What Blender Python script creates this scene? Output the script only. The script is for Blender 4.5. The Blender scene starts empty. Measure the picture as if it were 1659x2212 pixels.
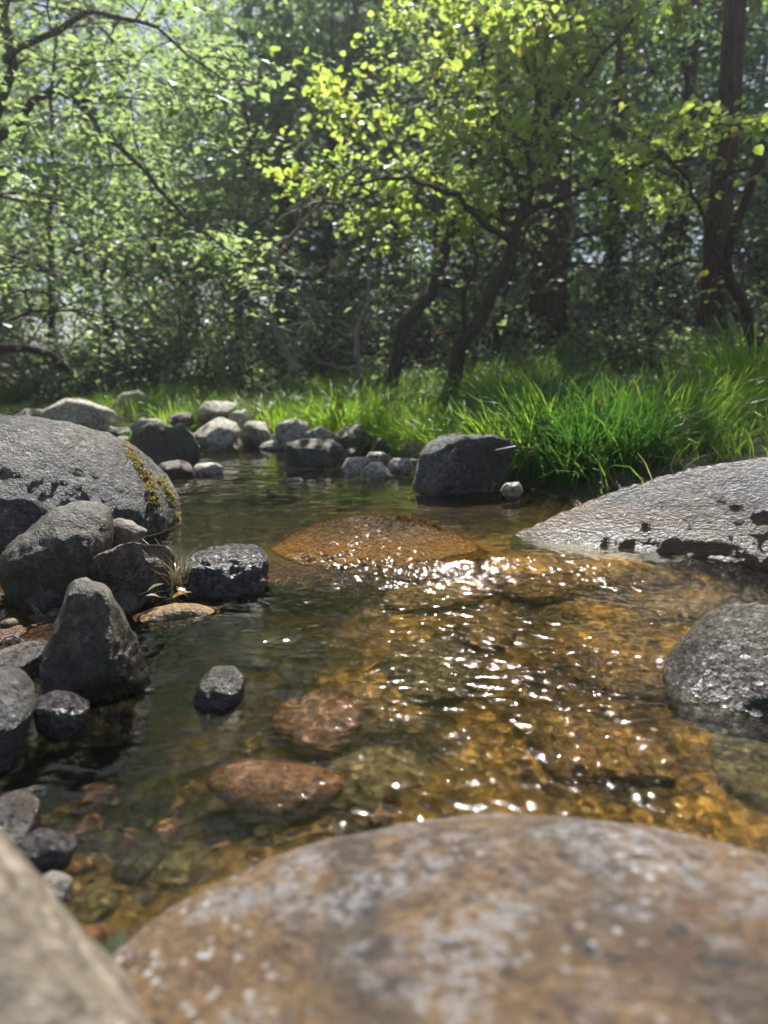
import bpy, bmesh, math, random
import numpy as np
from mathutils import Vector

# ------------------------------------------------------------------ camera, sky, sun, exposure
scene = bpy.context.scene
COL = scene.collection
CAM_H, PITCH, FPX = 0.62, math.radians(10.3), 1671.0
cam_d = bpy.data.cameras.new('camera')
cam = bpy.data.objects.new('camera', cam_d); COL.objects.link(cam)
cam.location = (0, 0, CAM_H)
cam.rotation_euler = (math.pi / 2 - PITCH, 0, 0)
cam_d.sensor_fit = 'VERTICAL'; cam_d.sensor_height = 36.0; cam_d.sensor_width = 27.0
cam_d.lens = 36.0 * FPX / 2212.0
cam_d.clip_start = 0.02; cam_d.clip_end = 500
cam_d.dof.use_dof = True; cam_d.dof.focus_distance = 1.95; cam_d.dof.aperture_fstop = 2.6
scene.camera = cam

SUN_EL, SUN_AZ = math.radians(56), math.radians(5)      # azimuth from +Y, negative = to the left
world = bpy.data.worlds.new('World'); scene.world = world; world.use_nodes = True
wn = world.node_tree.nodes; wl_ = world.node_tree.links
bg = wn.get('Background') or wn.new('ShaderNodeBackground')
sky = wn.new('ShaderNodeTexSky'); sky.sky_type = 'NISHITA'; sky.sun_disc = False
sky.sun_elevation = SUN_EL; sky.sun_rotation = SUN_AZ
wl_.new(sky.outputs[0], bg.inputs[0]); bg.inputs[1].default_value = 0.06
out = wn.get('World Output') or wn.new('ShaderNodeOutputWorld'); wl_.new(bg.outputs[0], out.inputs[0])
sun_d = bpy.data.lights.new('sun', 'SUN'); sun_d.energy = 5.0; sun_d.angle = math.radians(0.53)
sun_d.color = (1.0, 0.97, 0.92)
sun = bpy.data.objects.new('sun', sun_d); COL.objects.link(sun)
sdir = Vector((math.sin(SUN_AZ) * math.cos(SUN_EL), math.cos(SUN_AZ) * math.cos(SUN_EL), math.sin(SUN_EL)))
sun.rotation_euler = sdir.to_track_quat('Z', 'Y').to_euler()
scene.view_settings.view_transform = 'Standard'; scene.view_settings.look = 'None'
scene.view_settings.exposure = 1.15; scene.view_settings.gamma = 1.0
scene.render.engine = 'CYCLES'
cy = scene.cycles
cy.use_denoising = True
try: cy.denoiser = 'OPENIMAGEDENOISE'
except Exception: pass
cy.use_adaptive_sampling = True; cy.adaptive_threshold = 0.025
cy.max_bounces = 4; cy.diffuse_bounces = 2; cy.glossy_bounces = 2; cy.transmission_bounces = 4
cy.transparent_max_bounces = 10; cy.sample_clamp_indirect = 6.0; cy.sample_clamp_direct = 0.0
cy.caustics_reflective = False; cy.caustics_refractive = True
sun_d.cycles.is_caustics_light = True                    # sunlight refracts through the water onto the bed

# ------------------------------------------------------------------ helpers: pixels -> world, noise, meshes
CP, SP = math.cos(PITCH), math.sin(PITCH)
CAMP = np.array([0, 0, CAM_H])
def ray(px, py):
    u = (px - 829.5) / FPX; v = (1106.0 - py) / FPX
    return np.array([u, CP + v * SP, -SP + v * CP])
def P(px, py, t): return CAMP + ray(px, py) * t
def G(px, py, z):
    d = ray(px, py); return CAMP + d * ((z - CAM_H) / d[2])

def _hash(ix, iy, iz, k):
    h = (ix * 374761393 + iy * 668265263 + iz * 2147483647 + k * 1274126177) & 0xFFFFFFFF
    h = ((h ^ (h >> 13)) * 1274126177) & 0xFFFFFFFF
    h = ((h ^ (h >> 16)) * 2246822519) & 0xFFFFFFFF
    return ((h ^ (h >> 15)) & 0xFFFFFF) / float(0xFFFFFF)
def vnoise(p, seed=0):                       # value noise, about -1..1
    p = np.asarray(p, float); i = np.floor(p).astype(np.int64); f = p - i
    f = f * f * f * (f * (f * 6 - 15) + 10)
    r = 0
    for dx in (0, 1):
        for dy in (0, 1):
            for dz in (0, 1):
                w = (f[:, 0] if dx else 1 - f[:, 0]) * (f[:, 1] if dy else 1 - f[:, 1]) * (f[:, 2] if dz else 1 - f[:, 2])
                r = r + w * _hash(i[:, 0] + dx, i[:, 1] + dy, i[:, 2] + dz, seed)
    return r * 2 - 1
def fbm(p, oct=4, seed=0, gain=0.5):
    a, s, r = 1.0, 0.0, 0
    p = np.asarray(p, float)
    for o in range(oct):
        r = r + a * vnoise(p + 17.3 * o, seed + o); s += a; a *= gain; p = p * 2.03
    return r / s
def smooth(a, b, x):
    t = np.clip((x - a) / (b - a), 0, 1); return t * t * (3 - 2 * t)

def resample(pts, n):
    pts = np.array(pts, float); d = np.r_[0, np.cumsum(np.linalg.norm(np.diff(pts, axis=0), axis=1))]
    s = np.linspace(0, d[-1], n); return np.stack([np.interp(s, d, pts[:, i]) for i in range(3)], -1)

def mesh_np(name, V, F, mat=None, parent=None, loc=None, smooth_shade=True, mats=None, mat_idx=None):
    V = np.asarray(V, np.float32); F = np.asarray(F, np.int32)
    n = F.shape[1]
    me = bpy.data.meshes.new(name)
    me.vertices.add(len(V)); me.vertices.foreach_set('co', V.ravel())
    me.loops.add(F.size); me.loops.foreach_set('vertex_index', F.ravel())
    me.polygons.add(len(F))
    me.polygons.foreach_set('loop_start', np.arange(0, F.size, n, dtype=np.int32))
    me.polygons.foreach_set('loop_total', np.full(len(F), n, np.int32))
    me.polygons.foreach_set('use_smooth', np.full(len(F), smooth_shade, bool))
    me.update(calc_edges=True)
    if mats:
        for m in mats: me.materials.append(m)
        if mat_idx is not None: me.polygons.foreach_set('material_index', np.asarray(mat_idx, np.int32))
    elif mat: me.materials.append(mat)
    o = bpy.data.objects.new(name, me); COL.objects.link(o)
    if loc is not None: o.location = loc
    if parent is not None: o.parent = parent
    return o
def empty(name, loc):
    o = bpy.data.objects.new(name, None); COL.objects.link(o); o.location = loc
    o.empty_display_size = 0.1
    return o
def tag(o, label, cat, group=None, kind=None):
    if label: o['label'] = label
    if cat: o['category'] = cat
    if group: o['group'] = group
    if kind: o['kind'] = kind
    return o
_ico = {}
def ico(sub):
    if sub not in _ico:
        bm = bmesh.new(); bmesh.ops.create_icosphere(bm, subdivisions=sub, radius=1.0)
        V = np.array([v.co[:] for v in bm.verts]); F = np.array([[v.index for v in f.verts] for f in bm.faces])
        bm.free(); V /= np.linalg.norm(V, axis=1)[:, None]; _ico[sub] = (V, F)
    return _ico[sub]

# ------------------------------------------------------------------ materials
class NT:
    def __init__(s, name):
        s.m = bpy.data.materials.new(name); s.m.use_nodes = True
        s.t = s.m.node_tree; s.t.nodes.clear()
        s.out = s.n('ShaderNodeOutputMaterial')
        s.geo = s.n('ShaderNodeNewGeometry')
        s.pos = s.geo.outputs['Position']
    def n(s, ty, **kw):
        x = s.t.nodes.new(ty)
        for k, v in kw.items(): setattr(x, k, v)
        return x
    def l(s, a, b): s.t.links.new(a, b)
    def val(s, inp, v):
        if hasattr(v, 'is_output') or isinstance(v, bpy.types.NodeSocket): s.l(v, inp)
        else: inp.default_value = v
    def noise(s, scale, detail=4, rough=0.55, vec=None, dist=0.0, ty='FBM'):
        x = s.n('ShaderNodeTexNoise'); x.noise_type = ty
        x.inputs['Scale'].default_value = scale; x.inputs['Detail'].default_value = detail
        x.inputs['Roughness'].default_value = rough; x.inputs['Distortion'].default_value = dist
        s.l(vec if vec is not None else s.pos, x.inputs['Vector']); return x.outputs[0]
    def voro(s, scale, feature='F1', vec=None, rnd=1.0):
        x = s.n('ShaderNodeTexVoronoi', feature=feature); x.inputs['Scale'].default_value = scale
        x.inputs['Randomness'].default_value = rnd
        s.l(vec if vec is not None else s.pos, x.inputs['Vector']); return x
    def ramp(s, fac, stops):
        x = s.n('ShaderNodeValToRGB'); s.l(fac, x.inputs[0]); e = x.color_ramp.elements
        while len(e) < len(stops): e.new(0.5)
        for i, (p, c) in enumerate(stops):
            e[i].position = p; e[i].color = (c if isinstance(c, (tuple, list)) else (c, c, c)) + ((1,) if isinstance(c, (tuple, list)) else ()) if isinstance(c, (tuple, list)) else (c, c, c, 1)
        return x.outputs[0]
    def mix(s, fac, a, b, mode='MIX'):
        x = s.n('ShaderNodeMix', data_type='RGBA', blend_type=mode)
        s.val(x.inputs[0], fac)
        for i, v in ((6, a), (7, b)):
            if isinstance(v, tuple): x.inputs[i].default_value = v + (1,) if len(v) == 3 else v
            else: s.l(v, x.inputs[i])
        return x.outputs[2]
    def math(s, op, a, b=0.0, c=0.0, clamp=False):
        x = s.n('ShaderNodeMath', operation=op); x.use_clamp = clamp
        s.val(x.inputs[0], a); s.val(x.inputs[1], b); s.val(x.inputs[2], c); return x.outputs[0]
    def maprange(s, v, a, b, c=0.0, d=1.0):
        x = s.n('ShaderNodeMapRange'); s.l(v, x.inputs[0])
        for i, q in enumerate((a, b, c, d)): x.inputs[i + 1].default_value = q
        return x.outputs[0]
    def bump(s, h, strength, dist, normal=None):
        x = s.n('ShaderNodeBump'); x.inputs['Strength'].default_value = strength; x.inputs['Distance'].default_value = dist
        s.l(h, x.inputs['Height'])
        if normal is not None: s.l(normal, x.inputs['Normal'])
        return x.outputs[0]
    def vscale(s, sx, sy, sz, rot=(0, 0, 0)):
        x = s.n('ShaderNodeMapping'); x.inputs['Scale'].default_value = (sx, sy, sz); x.inputs['Rotation'].default_value = rot
        s.l(s.pos, x.inputs['Vector']); return x.outputs[0]
    def z(s):
        x = s.n('ShaderNodeSeparateXYZ'); s.l(s.pos, x.inputs[0]); return x.outputs[2]
    def principled(s, color, rough, normal=None, spec=0.5, coat=None):
        b = s.n('ShaderNodeBsdfPrincipled')
        s.val(b.inputs['Base Color'], color if not isinstance(color, tuple) else color + (1,))
        s.val(b.inputs['Roughness'], rough); s.val(b.inputs['Specular IOR Level'], spec)
        if normal is not None: s.l(normal, b.inputs['Normal'])
        s.l(b.outputs[0], s.out.inputs[0]); return b

def rock_mat(name, dark, mid, light, speck=(0.03, 0.03, 0.03), grain=90.0, wet_z=0.05, wet_soft=0.05, wet_dark=0.35,
             wet_rough=0.16, dry_rough=0.6, algae=None, algae_scale=6.0, algae_amt=0.5, lichen=0.0, stripe=None, bump=0.6, wet_bias=0.0, bstretch=(1, 1, 1), coarse=26.0, bdist=0.02, stain=None, crack=None):
    t = NT(name)
    big = t.noise(5.5, 5, 0.65); med = t.noise(42, 5, 0.7); fine = t.noise(grain, 3, 0.7)
    base = t.mix(t.maprange(big, 0.38, 0.62), dark, mid)
    base = t.mix(t.math('MULTIPLY', t.maprange(med, 0.46, 0.66), 0.8), base, light)
    sp = t.voro(grain * 1.6); spc = t.maprange(sp.outputs['Distance'], 0.12, 0.34, 1.0, 0.0)
    base = t.mix(t.math('MULTIPLY', spc, 0.55), base, speck)
    gr = t.maprange(fine, 0.36, 0.64, 0.35, 1.6)
    grc = t.n('ShaderNodeCombineColor'); [t.l(gr, grc.inputs[i]) for i in range(3)]
    base = t.mix(1.0, base, grc.outputs[0], 'MULTIPLY')
    if algae:
        am = t.noise(algae_scale, 5, 0.6)
        base = t.mix(t.math('MULTIPLY', t.maprange(am, 0.42, 0.58), algae_amt), base, algae)
    if stripe:                                   # dark mineral bands / cracks
        w = t.n('ShaderNodeTexWave'); w.inputs['Scale'].default_value = stripe[0]; w.inputs['Distortion'].default_value = 9
        w.inputs['Detail'].default_value = 4; t.l(t.pos, w.inputs['Vector'])
        base = t.mix(t.maprange(w.outputs[1], 0.0, 0.25, stripe[1], 0.0), base, (0.02, 0.017, 0.014))
    if crack:                                    # dark seams running along the foliation
        cn = t.math('ABSOLUTE', t.math('SUBTRACT', t.noise(crack[0], 5, 0.6, vec=t.vscale(*crack[1]), dist=0.3), 0.5))
        base = t.mix(t.math('MULTIPLY', t.maprange(cn, 0.004, 0.022, 1.0, 0.0), crack[2]), base, (0.02, 0.017, 0.014))
    if stain:                                    # rusty algae film above the waterline
        sn = t.noise(6.5, 5, 0.65, dist=0.5)
        sz = t.math('ADD', t.z(), t.math('MULTIPLY', t.math('SUBTRACT', sn, 0.5), stain[2]))
        base = t.mix(t.math('MULTIPLY', t.maprange(sz, stain[1] + .03, stain[1] - .03), stain[3]), base, stain[0])
    if lichen > 0:
        lv = t.voro(34, vec=None); ln = t.noise(6, 6, 0.72, dist=0.4); ln2 = t.noise(70, 4, 0.7)
        lm = t.math('MULTIPLY', t.maprange(ln, 0.64 - 0.25 * lichen, 0.70 - 0.2 * lichen), t.maprange(ln2, 0.44, 0.54))
        base = t.mix(t.math('MULTIPLY', lm, 0.75), base, (0.235, 0.225, 0.225))
        spots = t.math('MULTIPLY', t.maprange(t.math('ADD', t.voro(62).outputs['Distance'], t.math('MULTIPLY', t.noise(90, 3), 0.25)), 0.30, 0.42, 1.0, 0.0), t.maprange(t.noise(4.5, 4, 0.6), 0.5, 0.58))
        base = t.mix(spots, base, (0.36, 0.37, 0.37))
        base = t.mix(t.math('MULTIPLY', t.maprange(t.noise(5, 5, 0.7, dist=1.0), 0.52, 0.6), 0.7), base, (0.075, 0.034, 0.012))
        dk = t.noise(21, 6, 0.8, dist=1.4)
        base = t.mix(t.math('MULTIPLY', t.maprange(dk, 0.56, 0.61), 0.92), base, (0.022, 0.018, 0.015))
    wn_ = t.noise(14, 4, 0.6)
    wz = t.math('ADD', t.z(), t.math('MULTIPLY', t.math('SUBTRACT', wn_, 0.5), 0.09))
    wet = t.maprange(wz, wet_z - wet_soft, wet_z + wet_soft, 1.0, 0.0)
    if wet_bias: wet = t.math('MAXIMUM', wet, wet_bias)
    wc = t.mix(1.0, base, (wet_dark, wet_dark, wet_dark * 0.97), 'MULTIPLY')
    col = t.mix(wet, base, wc)
    rn = t.maprange(fine, 0.3, 0.7, -0.1, 0.14)
    rough = t.math('ADD', t.maprange(wet, 0, 1, dry_rough, wet_rough), rn, clamp=True)
    vec = t.vscale(*bstretch) if bstretch != (1, 1, 1) else None
    h1 = t.noise(coarse, 6, 0.68, vec=vec); h2 = t.noise(grain * 1.3, 4, 0.7, vec=vec)
    hh = t.math('ADD', h1, t.math('MULTIPLY', h2, 0.7))
    nrm = t.bump(hh, bump, bdist)
    t.principled(col, rough, nrm, 0.5)
    return t.m

M = {}
M['granite'] = rock_mat('granite_grey', (0.05, 0.044, 0.032), (0.135, 0.122, 0.096), (0.34, 0.32, 0.275), grain=85, wet_z=0.06, wet_soft=0.05, dry_rough=0.47, bump=1.0, algae=(0.06, 0.055, 0.045), algae_scale=3.2, algae_amt=0.75, bdist=0.03, crack=(3.2, (1, 1, 1.6), 0.6))
M['slab'] = rock_mat('granite_slab', (0.11, 0.10, 0.09), (0.22, 0.21, 0.195), (0.52, 0.505, 0.48), grain=80, wet_z=0.15, wet_soft=0.07, wet_dark=0.55, dry_rough=0.5, wet_rough=0.3, algae=(0.16, 0.13, 0.10), algae_scale=2.6, algae_amt=0.5, bump=1.0, bstretch=(0.6, 1.0, 1.5), bdist=0.09, coarse=15, stain=((0.33, 0.16, 0.06), 0.225, 0.16, 0.8), crack=(9.0, (0.5, 1.0, 3.0), 0.85))  # wet band set high; its dark tone also paints the shaded lower side
M['dark'] = rock_mat('river_stone_dark', (0.022, 0.016, 0.009), (0.058, 0.044, 0.026), (0.16, 0.13, 0.083), grain=100, wet_z=0.08, wet_soft=0.09, dry_rough=0.5, wet_rough=0.2, algae=(0.06, 0.06, 0.03), algae_scale=9, algae_amt=0.4)
M['brown'] = rock_mat('river_stone_brown', (0.04, 0.025, 0.016), (0.09, 0.057, 0.038), (0.20, 0.14, 0.10), grain=110, wet_z=0.1, wet_soft=0.08, dry_rough=0.42, wet_rough=0.16, bump=0.6)
M['wet'] = rock_mat('river_stone_wet', (0.05, 0.04, 0.04), (0.10, 0.08, 0.075), (0.2, 0.17, 0.16), grain=90, wet_z=0.12, wet_soft=0.03, wet_dark=0.5, wet_rough=0.13, wet_bias=0.7, bump=0.9)
M['dome'] = rock_mat('mossy_dome', (0.13, 0.085, 0.05), (0.28, 0.18, 0.095), (0.40, 0.31, 0.21), grain=60, wet_z=0.3, wet_soft=0.05, wet_dark=0.85, wet_rough=0.1, algae=(0.06, 0.045, 0.03), algae_scale=7, algae_amt=0.6, bump=1.0, coarse=75, bdist=0.06, stain=((0.50, 0.235, 0.04), 0.15, 0.09, 0.85))
M['round'] = rock_mat('granite_round', (0.09, 0.072, 0.058), (0.18, 0.15, 0.125), (0.36, 0.32, 0.28), grain=95, wet_z=0.13, wet_soft=0.06, wet_dark=0.3, wet_rough=0.22, dry_rough=0.45, bdist=0.025, crack=(5.0, (1, 1, 1), 0.5), algae=(0.09, 0.075, 0.03), algae_scale=5, algae_amt=0.6, bump=0.9)  # wet foot carried up the stone, painting the shade of its underside too
M['front'] = rock_mat('granite_front', (0.04, 0.021, 0.008), (0.115, 0.06, 0.02), (0.17, 0.115, 0.07), speck=(0.06, 0.04, 0.025), grain=75, wet_z=-0.02, wet_soft=0.03, dry_rough=0.6, lichen=0.56, stripe=(1.1, 0.6), bump=0.9, algae=(0.17, 0.10, 0.035), algae_scale=4, algae_amt=0.5)
M['tan'] = rock_mat('granite_tan', (0.11, 0.085, 0.055), (0.20, 0.158, 0.108), (0.29, 0.245, 0.185), speck=(0.1, 0.08, 0.06), grain=60, wet_z=-0.02, wet_soft=0.03, dry_rough=0.65, bump=0.7, algae=(0.14, 0.11, 0.085), algae_scale=7, algae_amt=0.5)
M['pale'] = rock_mat('bank_stone_pale', (0.26, 0.22, 0.17), (0.42, 0.365, 0.30), (0.58, 0.52, 0.45), grain=60, wet_z=0.11, wet_soft=0.03, bump=0.7)
M['bank'] = rock_mat('bank_stone_grey', (0.16, 0.135, 0.10), (0.33, 0.285, 0.22), (0.52, 0.46, 0.37), grain=60, wet_z=0.12, wet_soft=0.04, bump=0.8)
M['amber'] = rock_mat('submerged_amber', (0.12, 0.06, 0.012), (0.36, 0.18, 0.03), (0.52, 0.30, 0.075), speck=(0.05, 0.03, 0.01), grain=55, wet_z=-5, dry_rough=0.5, algae=(0.06, 0.05, 0.015), algae_scale=11, algae_amt=0.6, bump=0.8)
M['rust'] = rock_mat('submerged_rust', (0.12, 0.045, 0.016), (0.22, 0.09, 0.03), (0.28, 0.17, 0.10), grain=55, wet_z=-5, dry_rough=0.4, bump=0.5)
M['olive'] = rock_mat('submerged_olive', (0.06, 0.045, 0.015), (0.14, 0.105, 0.035), (0.26, 0.20, 0.08), grain=60, wet_z=-5, dry_rough=0.5, bump=0.8)

def bed_mat():
    t = NT('creek_bed')
    x = t.n('ShaderNodeSeparateXYZ'); t.l(t.pos, x.inputs[0])
    a = t.noise(4.2, 5, 0.6, dist=0.5); b = t.noise(19, 5, 0.65, dist=0.8); c = t.noise(75, 3, 0.7)
    gold = t.mix(t.maprange(a, 0.38, 0.62), (0.10, 0.058, 0.012), (0.54, 0.29, 0.045))
    gold = t.mix(t.math('MULTIPLY', t.maprange(b, 0.47, 0.57), 0.6), gold, (0.045, 0.033, 0.012))
    grey = t.mix(t.maprange(b, 0.4, 0.62), (0.012, 0.014, 0.01), (0.055, 0.045, 0.02))  # greenish grey left bed, colour darkened further to stand for shade there
    m = t.maprange(t.math('ADD', x.outputs[0], t.math('MULTIPLY', t.math('SUBTRACT', a, 0.5), 1.2)), -0.45, 0.12)
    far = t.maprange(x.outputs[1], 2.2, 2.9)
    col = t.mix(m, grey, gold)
    col = t.mix(t.math('MULTIPLY', far, 0.85), col, (0.03, 0.028, 0.014))  # upper pool bed colour darkened to imitate the dark tree reflection
    v = t.voro(55); gc = t.n('ShaderNodeHueSaturation'); t.l(col, gc.inputs['Color'])
    t.l(t.maprange(c, 0.3, 0.7, 0.6, 1.4), gc.inputs['Value'])
    # bank soil and litter above the water
    soil = t.mix(t.maprange(b, 0.4, 0.6), (0.035, 0.025, 0.015), (0.11, 0.075, 0.04))
    up = t.maprange(x.outputs[2], 0.11, 0.16)
    mud = t.maprange(t.math('ADD', x.outputs[0], t.math('MULTIPLY', a, 0.15)), -0.52, -0.66)
    mudc = t.mix(t.maprange(c, 0.4, 0.6), (0.045, 0.022, 0.01), (0.16, 0.075, 0.03))
    col = t.mix(t.math('MULTIPLY', mud, t.maprange(x.outputs[2], -0.05, -0.01)), gc.outputs[0], mudc)
    col = t.mix(up, col, soil)
    nrm = t.bump(t.math('ADD', b, t.math('MULTIPLY', c, 0.5)), 1.0, 0.03)
    t.principled(col, 0.55, nrm, 0.4)
    return t.m
M['bed'] = bed_mat()

def water_mat():
    t = NT('water')
    fi = t.noise(135, 3, 0.6, vec=t.vscale(1.0, 1.5, 0.3, (0, 0, -0.3)), dist=0.4)
    x = t.n('ShaderNodeSeparateXYZ'); t.l(t.pos, x.inputs[0])
    amt = t.math('MULTIPLY', t.maprange(x.outputs[1], 2.3, 2.05, 0.15, 1.0), t.maprange(x.outputs[0], -0.5, 0.1, 0.3, 1.0))
    nrm = t.bump(t.math('MULTIPLY', fi, amt), 0.3, 0.0022)
    g = t.n('ShaderNodeBsdfGlass'); g.inputs['Roughness'].default_value = 0.03; g.inputs['IOR'].default_value = 1.333
    g.inputs[0].default_value = (0.96, 0.93, 0.82, 1)
    t.l(nrm, g.inputs['Normal']); t.l(g.outputs[0], t.out.inputs[0])
    return t.m
M['water'] = water_mat()

def leaf_mat(name, c0, c1, t0, t1, trans=0.5, rough=0.4, spec=0.5, rare=None):
    t = NT(name)
    r = t.geo.outputs['Random Per Island']
    c = t.mix(r, c0, c1); tc = t.mix(r, t0, t1)
    if rare:
        k = t.maprange(r, 0.97, 0.975); c = t.mix(k, c, rare); tc = t.mix(k, tc, rare)
    b = t.n('ShaderNodeBsdfPrincipled'); t.l(c, b.inputs['Base Color']); b.inputs['Roughness'].default_value = rough
    b.inputs['Specular IOR Level'].default_value = spec
    tl = t.n('ShaderNodeBsdfTranslucent'); t.l(tc, tl.inputs[0])
    mx = t.n('ShaderNodeMixShader'); mx.inputs[0].default_value = trans
    t.l(b.outputs[0], mx.inputs[1]); t.l(tl.outputs[0], mx.inputs[2]); t.l(mx.outputs[0], t.out.inputs[0])
    return t.m
M['leaf_bright'] = leaf_mat('leaf_alder_bright', (0.07, 0.13, 0.03), (0.11, 0.17, 0.035), (0.38, 0.56, 0.09), (0.62, 0.70, 0.13), 0.56, rare=(0.5, 0.46, 0.06))
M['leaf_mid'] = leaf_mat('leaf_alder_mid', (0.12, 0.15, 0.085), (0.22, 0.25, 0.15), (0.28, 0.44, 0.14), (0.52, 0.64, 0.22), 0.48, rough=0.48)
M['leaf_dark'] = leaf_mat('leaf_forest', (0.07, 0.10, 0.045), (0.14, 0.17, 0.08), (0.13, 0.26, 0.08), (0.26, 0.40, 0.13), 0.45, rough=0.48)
M['leaf_grey'] = leaf_mat('leaf_shrub_pale', (0.17, 0.20, 0.12), (0.28, 0.31, 0.19), (0.20, 0.32, 0.10), (0.34, 0.46, 0.15), 0.4, rough=0.45, rare=(0.30, 0.15, 0.05))
M['needle'] = leaf_mat('leaf_conifer', (0.025, 0.045, 0.025), (0.05, 0.075, 0.035), (0.05, 0.10, 0.03), (0.09, 0.15, 0.05), 0.3, rough=0.4)
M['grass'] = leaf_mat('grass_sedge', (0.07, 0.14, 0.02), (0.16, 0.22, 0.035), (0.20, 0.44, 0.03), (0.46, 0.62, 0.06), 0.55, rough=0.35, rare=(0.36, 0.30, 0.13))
M['grass_shade'] = leaf_mat('grass_sedge_shade', (0.025, 0.07, 0.016), (0.05, 0.10, 0.02), (0.05, 0.17, 0.016), (0.11, 0.26, 0.025), 0.42, rough=0.4)  # shaded copy of the sedge: shade put into darker leaf colours
M['straw'] = leaf_mat('grass_dry', (0.20, 0.15, 0.08), (0.30, 0.24, 0.13), (0.25, 0.18, 0.08), (0.3, 0.22, 0.1), 0.3)
M['leaf_yellow'] = leaf_mat('leaf_fallen_yellow', (0.42, 0.26, 0.06), (0.5, 0.33, 0.08), (0.4, 0.25, 0.05), (0.5, 0.3, 0.06), 0.4)
M['moss'] = leaf_mat('moss_golden', (0.22, 0.17, 0.02), (0.36, 0.28, 0.035), (0.30, 0.22, 0.02), (0.4, 0.3, 0.03), 0.4, rough=0.6)
M['moss_brown'] = leaf_mat('moss_brown', (0.07, 0.035, 0.012), (0.14, 0.07, 0.02), (0.2, 0.09, 0.02), (0.25, 0.12, 0.03), 0.3, rough=0.5)
def bark_mat(name, a, b):
    t = NT(name); v = t.vscale(1, 1, 0.18)
    n = t.noise(38, 5, 0.7, vec=v); n2 = t.noise(5, 3)
    c = t.mix(t.maprange(n, 0.35, 0.65), a, b)
    t.principled(c, 0.85, t.bump(n, 0.9, 0.03), 0.25); return t.m
M['bark'] = bark_mat('bark_brown', (0.025, 0.018, 0.013), (0.085, 0.06, 0.042))
M['bark_red'] = bark_mat('bark_conifer', (0.028, 0.018, 0.012), (0.11, 0.065, 0.042))
M['bark_grey'] = bark_mat('bark_alder', (0.05, 0.045, 0.04), (0.17, 0.155, 0.14))
M['deadwood'] = bark_mat('bark_dead', (0.16, 0.14, 0.12), (0.34, 0.31, 0.27))

# ------------------------------------------------------------------ terrain, creek bed and water
POLY = np.array([(-1.6, -0.8), (2.2, -0.8), (2.2, 2.2), (1.4, 2.6), (.80, 2.95), (.66, 3.4), (.52, 3.9), (.35, 4.4), (.0, 5.3), (-.9, 5.9),
                 (-2.0, 6.6), (-3.5, 7.4), (-6, 8.4), (-10, 9.4), (-14, 9.6), (-14, 6.5), (-5, 5.0), (-3, 4.2), (-1.9, 3.5), (-1.4, 2.9), (-1.0, 2.4), (-.78, 2.05), (-.80, 1.75), (-1.0, 1.5), (-1.4, 1.2)])
def sdf(x, y):                                        # positive inside the creek
    d = np.full(x.shape, 1e9); ins = np.zeros(x.shape, bool); n = len(POLY)
    for i in range(n):
        ax, ay = POLY[i]; bx, by = POLY[(i + 1) % n]
        ex, ey = bx - ax, by - ay
        t = np.clip(((x - ax) * ex + (y - ay) * ey) / (ex * ex + ey * ey), 0, 1)
        d = np.minimum(d, np.hypot(x - ax - t * ex, y - ay - t * ey))
        c = ((ay > y) != (by > y)) & (x < (bx - ax) * (y - ay) / (by - ay + 1e-12) + ax)
        ins ^= c
    return np.where(ins, d, -d)
UP = 0.10
def water_level(x, y):
    r = smooth(-0.55, 0.0, x)                                  # the rapids; to the left the pool lies lower
    ramp = 0.72 * np.clip((y - 1.15) / 0.95, 0, 1) ** 1.35 * r + 0.28 * smooth(1.92, 2.16, y) * r + (1 - r) * (0.5 * smooth(1.3, 2.0, y) + 0.5 * smooth(2.0, 2.25, y))
    return UP * ramp
def terrain(x, y):
    x = np.asarray(x, float); y = np.asarray(y, float)
    d = sdf(x, y); w = water_level(x, y)
    q = np.stack([x, y, x * 0], -1).reshape(-1, 3)
    n1 = fbm(q * 1.3, 3, 5).reshape(x.shape); n2 = fbm(q * 5.5, 4, 9).reshape(x.shape); n3 = fbm(q * 18, 3, 12).reshape(x.shape)
    # depth: golden shallows right of centre, deeper on the left of the lower pool
    gold = smooth(-0.35, 0.1, x) * (1 - smooth(2.2, 2.6, y))
    dmax = 0.17 * (1 - gold) + 0.075 * gold + 0.20 * smooth(2.3, 3.2, y)
    dmax = dmax * (1 - 0.55 * (1 - smooth(0.8, 1.3, y)) * (1 - gold))
    bed = w - np.minimum(0.0 + np.maximum(d, 0) * 0.45, dmax) * (1 + 0.45 * n1) + 0.028 * n2 + 0.008 * n3
    near = smooth(2.6, 3.4, y)
    slope = 0.14 - 0.04 * smooth(-1.5, -4, x) 
    bank = w - 0.02 * (1 - near) + np.minimum(0.06 * near + np.maximum(-d, 0) * slope, 0.75 + 0.02 * np.maximum(-d - 4, 0)) * (0.25 + 0.75 * near) + (0.05 * n1 + 0.025 * n2) * (0.3 + 0.7 * near)
    z = np.where(d > 0, bed, w + (bank - w) * smooth(0, 0.25, -d))
    hill = 3.2 * smooth(13, 34, y) * smooth(-6, 6, x + 0.25 * (y - 13)) + 0.6 * smooth(16, 40, y)
    return z + hill
def axis(segs):
    a = []
    for s, e, n in segs: a.extend(np.linspace(s, e, n, endpoint=False))
    a.append(segs[-1][1]); return np.array(a)
def grid(xs, ys):
    X, Y = np.meshgrid(xs, ys); nx, ny = len(xs), len(ys)
    I = np.arange(nx * ny).reshape(ny, nx)
    F = np.stack([I[:-1, :-1], I[:-1, 1:], I[1:, 1:], I[1:, :-1]], -1).reshape(-1, 4)
    return X, Y, F
xs = axis([(-120, -20, 8), (-20, -5, 30), (-5, -1.5, 45), (-1.5, 1.9, 190), (1.9, 6, 45), (6, 20, 24), (20, 120, 8)])
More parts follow.
